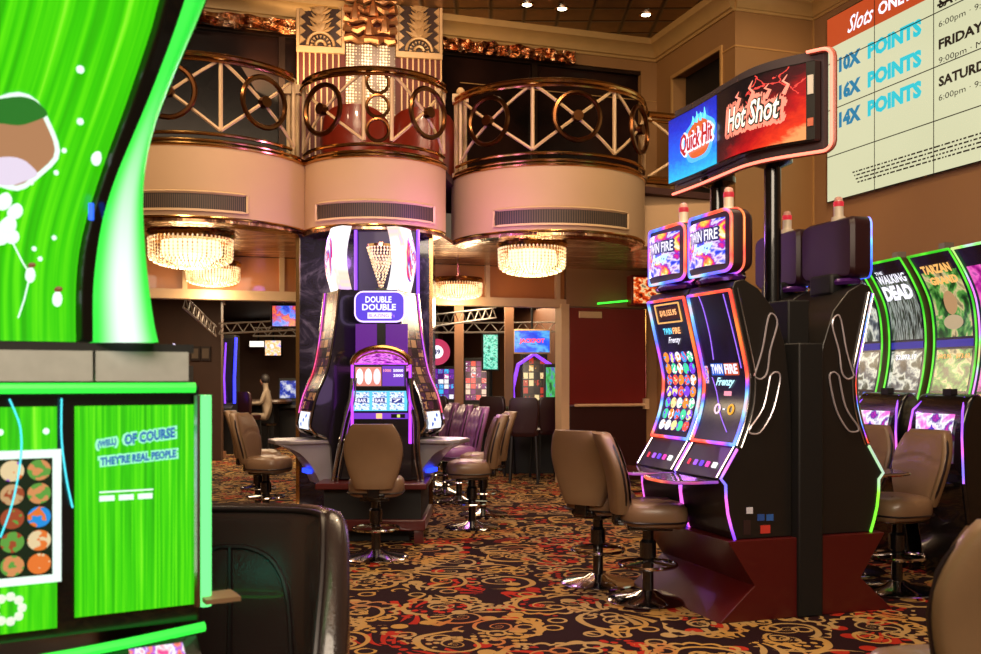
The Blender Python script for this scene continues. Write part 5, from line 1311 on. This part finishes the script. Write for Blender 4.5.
# round red sign
c = P(437, 352, 19); r0 = empty('round_sign', (c.x, c.y, c.z-.3), 0, 'round red sign with white centre in the pit', 'sign')
MB().lathe([(0, 0), (.26, 0), (.26, .06), (0, .06)], 28, Matrix.Translation((0, 0, .3)) @ Matrix.Rotation(PI/2, 4, 'X')).build('disc', em('sign_rose', 'c02858', 1), r0)
d_ = MB().lathe([(0, .065), (.13, .065), (.13, .07), (0, .07)], 24, Matrix.Translation((0, 0, .3)) @ Matrix.Rotation(PI/2, 4, 'X')).build('centre', M_white, r0)
put(MB(), '49', lambda a, z, o=0: Vector((a, -.075-o, z)), -.07, .07, .25, .35, .002, .04).build('lettering', em('navy_lit', '101a70', .8), r0)
MB().tube([(0, .0, .56), (0, 0, 2.98-r0.location.z)], .015, 6).build('hanger', M_blackm, r0)
# slot machines in the pit
def far_slot(px, D, mat, lab, arch=None, w=.5, top=1.75, rz=0, grp='slot machines in the far pit'):
    r0 = empty('slot_machine', at_(px, D), rz, lab, 'slot machine', grp)
    MB().prism([(-.1, 0), (-.1, .8), (-.3, .85), (-.28, .92), (-.05, 1.0), (.0, top), (.35, top), (.4, 0)], -w/2, w/2, 'x').build('cabinet', M_blackm, r0, bevel=.01)
    MB().sheet(lambda u, v: ((u-.5)*w*.84, -.06+.05*v, 1.06+(top-1.12)*v), 1, 1).build('screen', mat, r0)
    MB().sheet(lambda u, v: ((u-.5)*w*.8, -.26+.2*v, .925+.06*v), 1, 1).build('button_deck', M_led2, r0)
    if arch: MB().tube([(x, -.04, z) for x, z in [(-w*.75, .9), (-w*.8, 1.3), (-w*.6, 1.75), (0, 1.95), (w*.6, 1.75), (w*.8, 1.3), (w*.75, .9)]], .035, 6).build('arch_light', arch, r0)
    return r0
pk = screen_tiles('pink_blue_slots', 4, 6, '401060', ['ff50c0', 'ffffff', '30c0ff', '6020a0'], False, 1, .9, .42)
far_slot(433, 20, pk, 'pink and cyan lit slot machine under the round red sign')
far_slot(449, 20, pk, 'pink and cyan lit slot machine beside the slim pit pillar')
far_slot(476, 19, screen_tiles('white_red_slots', 4, 7, '401018', ['ffffff', 'ff5040', 'ffd0b0', '802060'], False, 1, .8, .42), 'white and red lit slot machine left of the teal board', top=1.9)
far_slot(534, 18, screen_tiles('amber_small', 4, 6, '180c08', ['e0a040', 'ffe0a0', 'c03020', '302010'], False, .9, .8, .4), 'slot machine framed by a violet light arch under the jackpot screen', arch=em('violet_tube', '8a3cff', 1.6), top=1.95)
far_slot(553, 17, screen_art('green_small', ['103820', '40c060', '6040c0'], 4, 1), 'green lit slot machine at the door jamb', w=.3)
m_ = far_slot(226, 19, M_dkscr, 'tall blue neon edged slot machine in the left hallway', w=.36, top=2.35)
MB().tube([(.2, -.12, 1.0), (.18, -.05, 1.5), (.2, .0, 2.3)], .03, 6).build('neon_edge', em('blue_neon', '3038ff', 2), m_)
MB().tube([(.02, -.14, 1.0), (-.02, -.06, 1.5), (.0, -.01, 2.2)], .018, 6).build('neon_edge', em('violet_tube', '8a3cff', 1.6), m_)
far_slot(290, 21, screen_art('white_blue', ['ffffff', '2040c0', '102040'], 3, .8), 'dark slot machine with blue glow just left of the column edge', w=.5, top=1.5)
# small topper seen above the green machine
c = at_(173, 15.5); r0 = empty('slot_machine', c, 0, 'dark slot machine with blue and red flame topper above the green machine', 'slot machine')
MB().prism([(-.1, 0), (-.1, .9), (0, 1.7), (.35, 1.7), (.4, 0)], -.22, .22, 'x').build('cabinet', M_blackm, r0)
MB().prism([(-.12, 1.75), (.12, 1.75), (.13, 1.85), (.09, 1.95), (.05, 1.92), (0, 2.06), (-.05, 1.92), (-.09, 1.97), (-.13, 1.85)], .0, .1, 'y').build('topper', screen_art('flame_top', ['3060ff', 'a0c0ff', 'ff4060', '3040e0'], 9, 1.2), r0)
# framed pictures on the far left wall
for px, lab in ((195, 'framed picture on the far left wall, left one'), (205.5, 'framed picture on the far left wall, right one')):
    c = P(px, 354, 17.4); r0 = empty('picture_frame', (c.x, c.y, c.z-.12), 0, lab, 'picture')
    MB().box(-.09, .09, 0, .03, 0, .26).build('frame', pm('frame_dark', '2a1a12', .4), r0)
    MB().box(-.06, .06, -.004, 0, .04, .22).build('print', pm('print_grey', '6a5a4a', .6), r0)
struct('wall_far_left', MB().box(-7.6, -4.9, 17.45, 17.6, 0, 3.0), pm('far_wall_olive', '4a3020', .6))
# gaming tables
M_felt = pm('green_felt', '1e6a44', .9)
def table(px, D, w, d, lab):
    r0 = empty('gaming_table', at_(px, D), 0, lab, 'table', 'gaming tables in the pit')
    MB().box(-w/2, w/2, -d/2, d/2, .98, 1.02).build('felt_top', M_felt, r0, bevel=.01)
    MB().tube([(x, y, 1.0) for x, y in rrect(w+.1, d+.1, .2, 5)], .045, 6, closed=True).build('padded_rail', pm('rail_brown', '4a3428', .4), r0)
    MB().box(-w*.35, w*.35, -d*.3, d*.3, 0, .98).build('pedestal', M_blackm, r0)
table(530, 15.3, 1.25, .7, 'green felt gaming table in front of the door jamb')
table(462, 16.2, 1.2, .7, 'dark railed gaming table behind the plum chairs')
table(255, 20.5, 1.3, .8, 'low gaming table in the far left hallway')
# pit chairs
ch = None
def pchair(px, D, d, lab):
    global ch
    x = (px-490.5)/F*D
    if ch is None:
        ch = empty('pit_chair', (0, 0, 0)); ch['category'] = 'chair'; ch['group'] = 'dark pit chairs'
        m = pm('dark_red_vinyl', '2a0c12', .4, 0, .2)
        MB().rings([[(a*k, b*k, z) for a, b in rrect(.42, .42, .08, 3)] for z, k in ((.66, .9), (.69, 1), (.74, 1), (.76, .85))]).build('seat', m, ch)
        MB().rings([[(a, .2+b+.06*(z-.8), z) for a, b in rrect(w, .07, .03, 3)] for z, w in ((.72, .34), (.8, .4), (1.05, .44), (1.18, .42), (1.22, .34))]).build('backrest', m, ch)
        for sx in (-1, 1):
            for sy in (-1, 1): MB().tube([(sx*.17, sy*.16, .67), (sx*.2, sy*.2, 0)], .02, 6).build('leg', M_blackm, ch)
        o = ch
    else: o = copy_tree(ch)
    o.location = (x, D, 0); o.rotation_euler = (0, 0, aim(*d)); o['label'] = lab
pchair(524, 13.9, (0.05, 1), 'dark red pit chair seen from behind, nearest the mahogany door')
pchair(547, 14.35, (-.3, 1), 'dark red pit chair beside the door jamb')
pchair(498, 14.9, (.4, .9), 'dark pit chair before the teal board')
pchair(440, 15.2, (.3, .95), 'dark pit chair right of the marble column')
pchair(248, 19.4, (.3, .9), 'dark pit chair at the far left table')
# seated person far left
pr = empty('person', at_(268, 19.8), 0, 'person in pale clothes seated at the far left table, turned left', 'person')
me = bpy.data.meshes.new('body')
J = [(0, 0, .72, .13), (-.01, 0, .95, .12), (-.03, 0, 1.17, .13), (-.04, 0, 1.27, .055), (-.06, 0, 1.36, .06), (-.06, 0, 1.45, .095),
     (-.03, -.17, 1.2, .05), (-.1, -.22, .98, .042), (-.32, -.18, .98, .035), (-.03, .17, 1.2, .05), (-.1, .22, .98, .042), (-.3, .18, 1.0, .035),
     (-.05, -.1, .7, .08), (-.42, -.11, .72, .065), (-.42, -.11, .32, .05), (-.52, -.11, .26, .045), (-.05, .1, .7, .08), (-.42, .11, .72, .065), (-.42, .11, .32, .05), (-.52, .11, .26, .045)]
E = [(0, 1), (1, 2), (2, 3), (3, 4), (4, 5), (2, 6), (6, 7), (7, 8), (2, 9), (9, 10), (10, 11), (0, 12), (12, 13), (13, 14), (14, 15), (0, 16), (16, 17), (17, 18), (18, 19)]
me.from_pydata([j[:3] for j in J], E, [])
bo = bpy.data.objects.new('body', me); COL.objects.link(bo); bo.parent = pr
mo = bo.modifiers.new('skin', 'SKIN')
if not me.skin_vertices: me.attributes.new('skin_vertices', 'FLOAT', 'POINT') if False else None
try:
    for i, j in enumerate(J): me.skin_vertices[0].data[i].radius = (j[3], j[3])
    me.skin_vertices[0].data[0].use_root = True
except Exception as ex: print('skin', ex)
bo.modifiers.new('sub', 'SUBSURF').render_levels = 2
me.materials.append(pm('pale_shirt', '8a7a68', .7))
MB().ball((-.06, 0, 1.475), (.1, .095, .11), 14, 10).build('hair', pm('dark_hair', '1a1210', .6), pr)
MB().ball((-.1, 0, 1.44), (.07, .07, .09), 14, 10).build('face', pm('skin_tone', 'a8765a', .5), pr)
MB().lathe([(0, .58), (.17, .58), (.17, .64), (0, .64)], 20).lathe([(0, 0), (.16, 0), (.16, .02), (.03, .04), (.03, .58)], 16).build('stool', M_blackm, pr) if False else None
stl = empty('bar_stool', at_(268, 19.8), 0, 'stool under the seated person at far left', 'stool')
MB().lathe([(0, .52), (.17, .52), (.18, .57), (0, .58)], 20).build('seat', M_black, stl)
MB().lathe([(.18, 0), (.18, .02), (.03, .04), (.03, .53)], 16).build('pole', M_blackm, stl)
# ================================================================ lights
def area(name, loc, aimp, sx, sy, e, col, spread=None):
    L = bpy.data.lights.new(name, 'AREA'); L.shape = 'RECTANGLE'; L.size = sx; L.size_y = sy; L.energy = e; L.color = col
    if spread: L.spread = math.radians(spread)
    o = bpy.data.objects.new(name, L); COL.objects.link(o); o.location = loc
    o.rotation_euler = (Vector(aimp)-Vector(loc)).to_track_quat('-Z', 'Y').to_euler(); return o
def spot(name, loc, aimp, e, col, ang=60, soft=.08):
    L = bpy.data.lights.new(name, 'SPOT'); L.energy = e; L.color = col; L.spot_size = math.radians(ang); L.spot_blend = .6; L.shadow_soft_size = soft
    o = bpy.data.objects.new(name, L); COL.objects.link(o); o.location = loc
    o.rotation_euler = (Vector(aimp)-Vector(loc)).to_track_quat('-Z', 'Y').to_euler(); return o
def point(name, loc, e, col, soft=.15):
    L = bpy.data.lights.new(name, 'POINT'); L.energy = e; L.color = col; L.shadow_soft_size = soft
    o = bpy.data.objects.new(name, L); COL.objects.link(o); o.location = loc; return o
warm = (1, .74, .46); warm2 = (1, .82, .62)
area('ceiling_wash_light', (0.5, 6.0, 6.35), (0.3, 7.5, 0), 5, 4, 420, warm)
area('rear_fill_light', (0, -1.5, 4.8), (0, 9, 2.6), 5, 2.5, 420, warm2)  # added warm fill from behind the camera
for (x, y, t) in ((-3.2, 7.2, (-3.3, 10.2, 3.6)), (-1.0, 7.4, (-1.27, 10.2, 3.6)), (1.2, 7.6, (.9, 10.8, 3.6)), (3.6, 8.6, (3.5, 12, 4.4))):
    spot('fascia_spotlight', (x, y, 6.35), t, 430, warm, 62, .2)
area('cornice_light', (-1.5, 11.4, 5.4), R(-3.0, 0, 6.4), 5, .4, 60, (1, .66, .34))
spot('carpet_spotlight', (.2, 8.4, 6.3), (.2, 7.2, 0), 420, warm, 60, .2)
spot('carpet_spotlight', (1.2, 5.0, 6.3), (1.0, 4.8, 0), 260, warm, 70, .2)
spot('right_wall_spotlight', (3.2, 7.2, 6.3), (4.9, 9.5, 2.8), 340, warm, 80, .2)
spot('column_relief_spotlight', (-1.0, 10.2, 6.3), (-1.57, 12.5, 5.3), 75, warm2, 50, .1)
# violet spill of the carousel
point('violet_tower_light', (-1.05, 8.9, 2.75), 8, (.55, .2, 1), .15)
point('violet_tower_light', (-1.8, 9.5, 2.9), 8, (.6, .25, 1), .1)
point('violet_tower_light', (-.3, 9.75, 3.02), 32, (.6, .2, 1), .1)
point('violet_chair_light', (-.35, 11.0, 1.6), 10, (.85, .3, 1), .2)
point('twin_machine_light', (.85, 6.1, 1.35), 5, (.7, .4, 1), .2)
for (x, y, e) in ((-.2, 16.5, 90), (-4.0, 18.5, 150), (-5.2, 15.2, 60), (.8, 19, 70)):
    area('pit_ceiling_light', (x, y, 2.9), (x, y, 0), 1.6, 1.2, e, warm)
w = bpy.data.worlds.new('world'); sc.world = w; w.use_nodes = True
w.node_tree.nodes['Background'].inputs[0].default_value = (1, .72, .48, 1); w.node_tree.nodes['Background'].inputs[1].default_value = .11
# ================================================================ camera
cam = bpy.data.cameras.new('camera'); co_ = bpy.data.objects.new('camera', cam); COL.objects.link(co_)
co_.location = (0, 0, CZ); co_.rotation_euler = (PI/2, 0, 0); cam.sensor_width = 36; cam.lens = F/981*36; cam.shift_y = (HZ-327)/981
cam.clip_end = 100; cam.dof.use_dof = True; cam.dof.focus_distance = 8.5; cam.dof.aperture_fstop = 4.5
sc.camera = co_
vs = sc.view_settings; vs.view_transform = 'Standard'; vs.look = 'None'; vs.gamma = 1; vs.exposure = 0.12; vs.use_curve_mapping = False
bpy.context.view_layer.update()
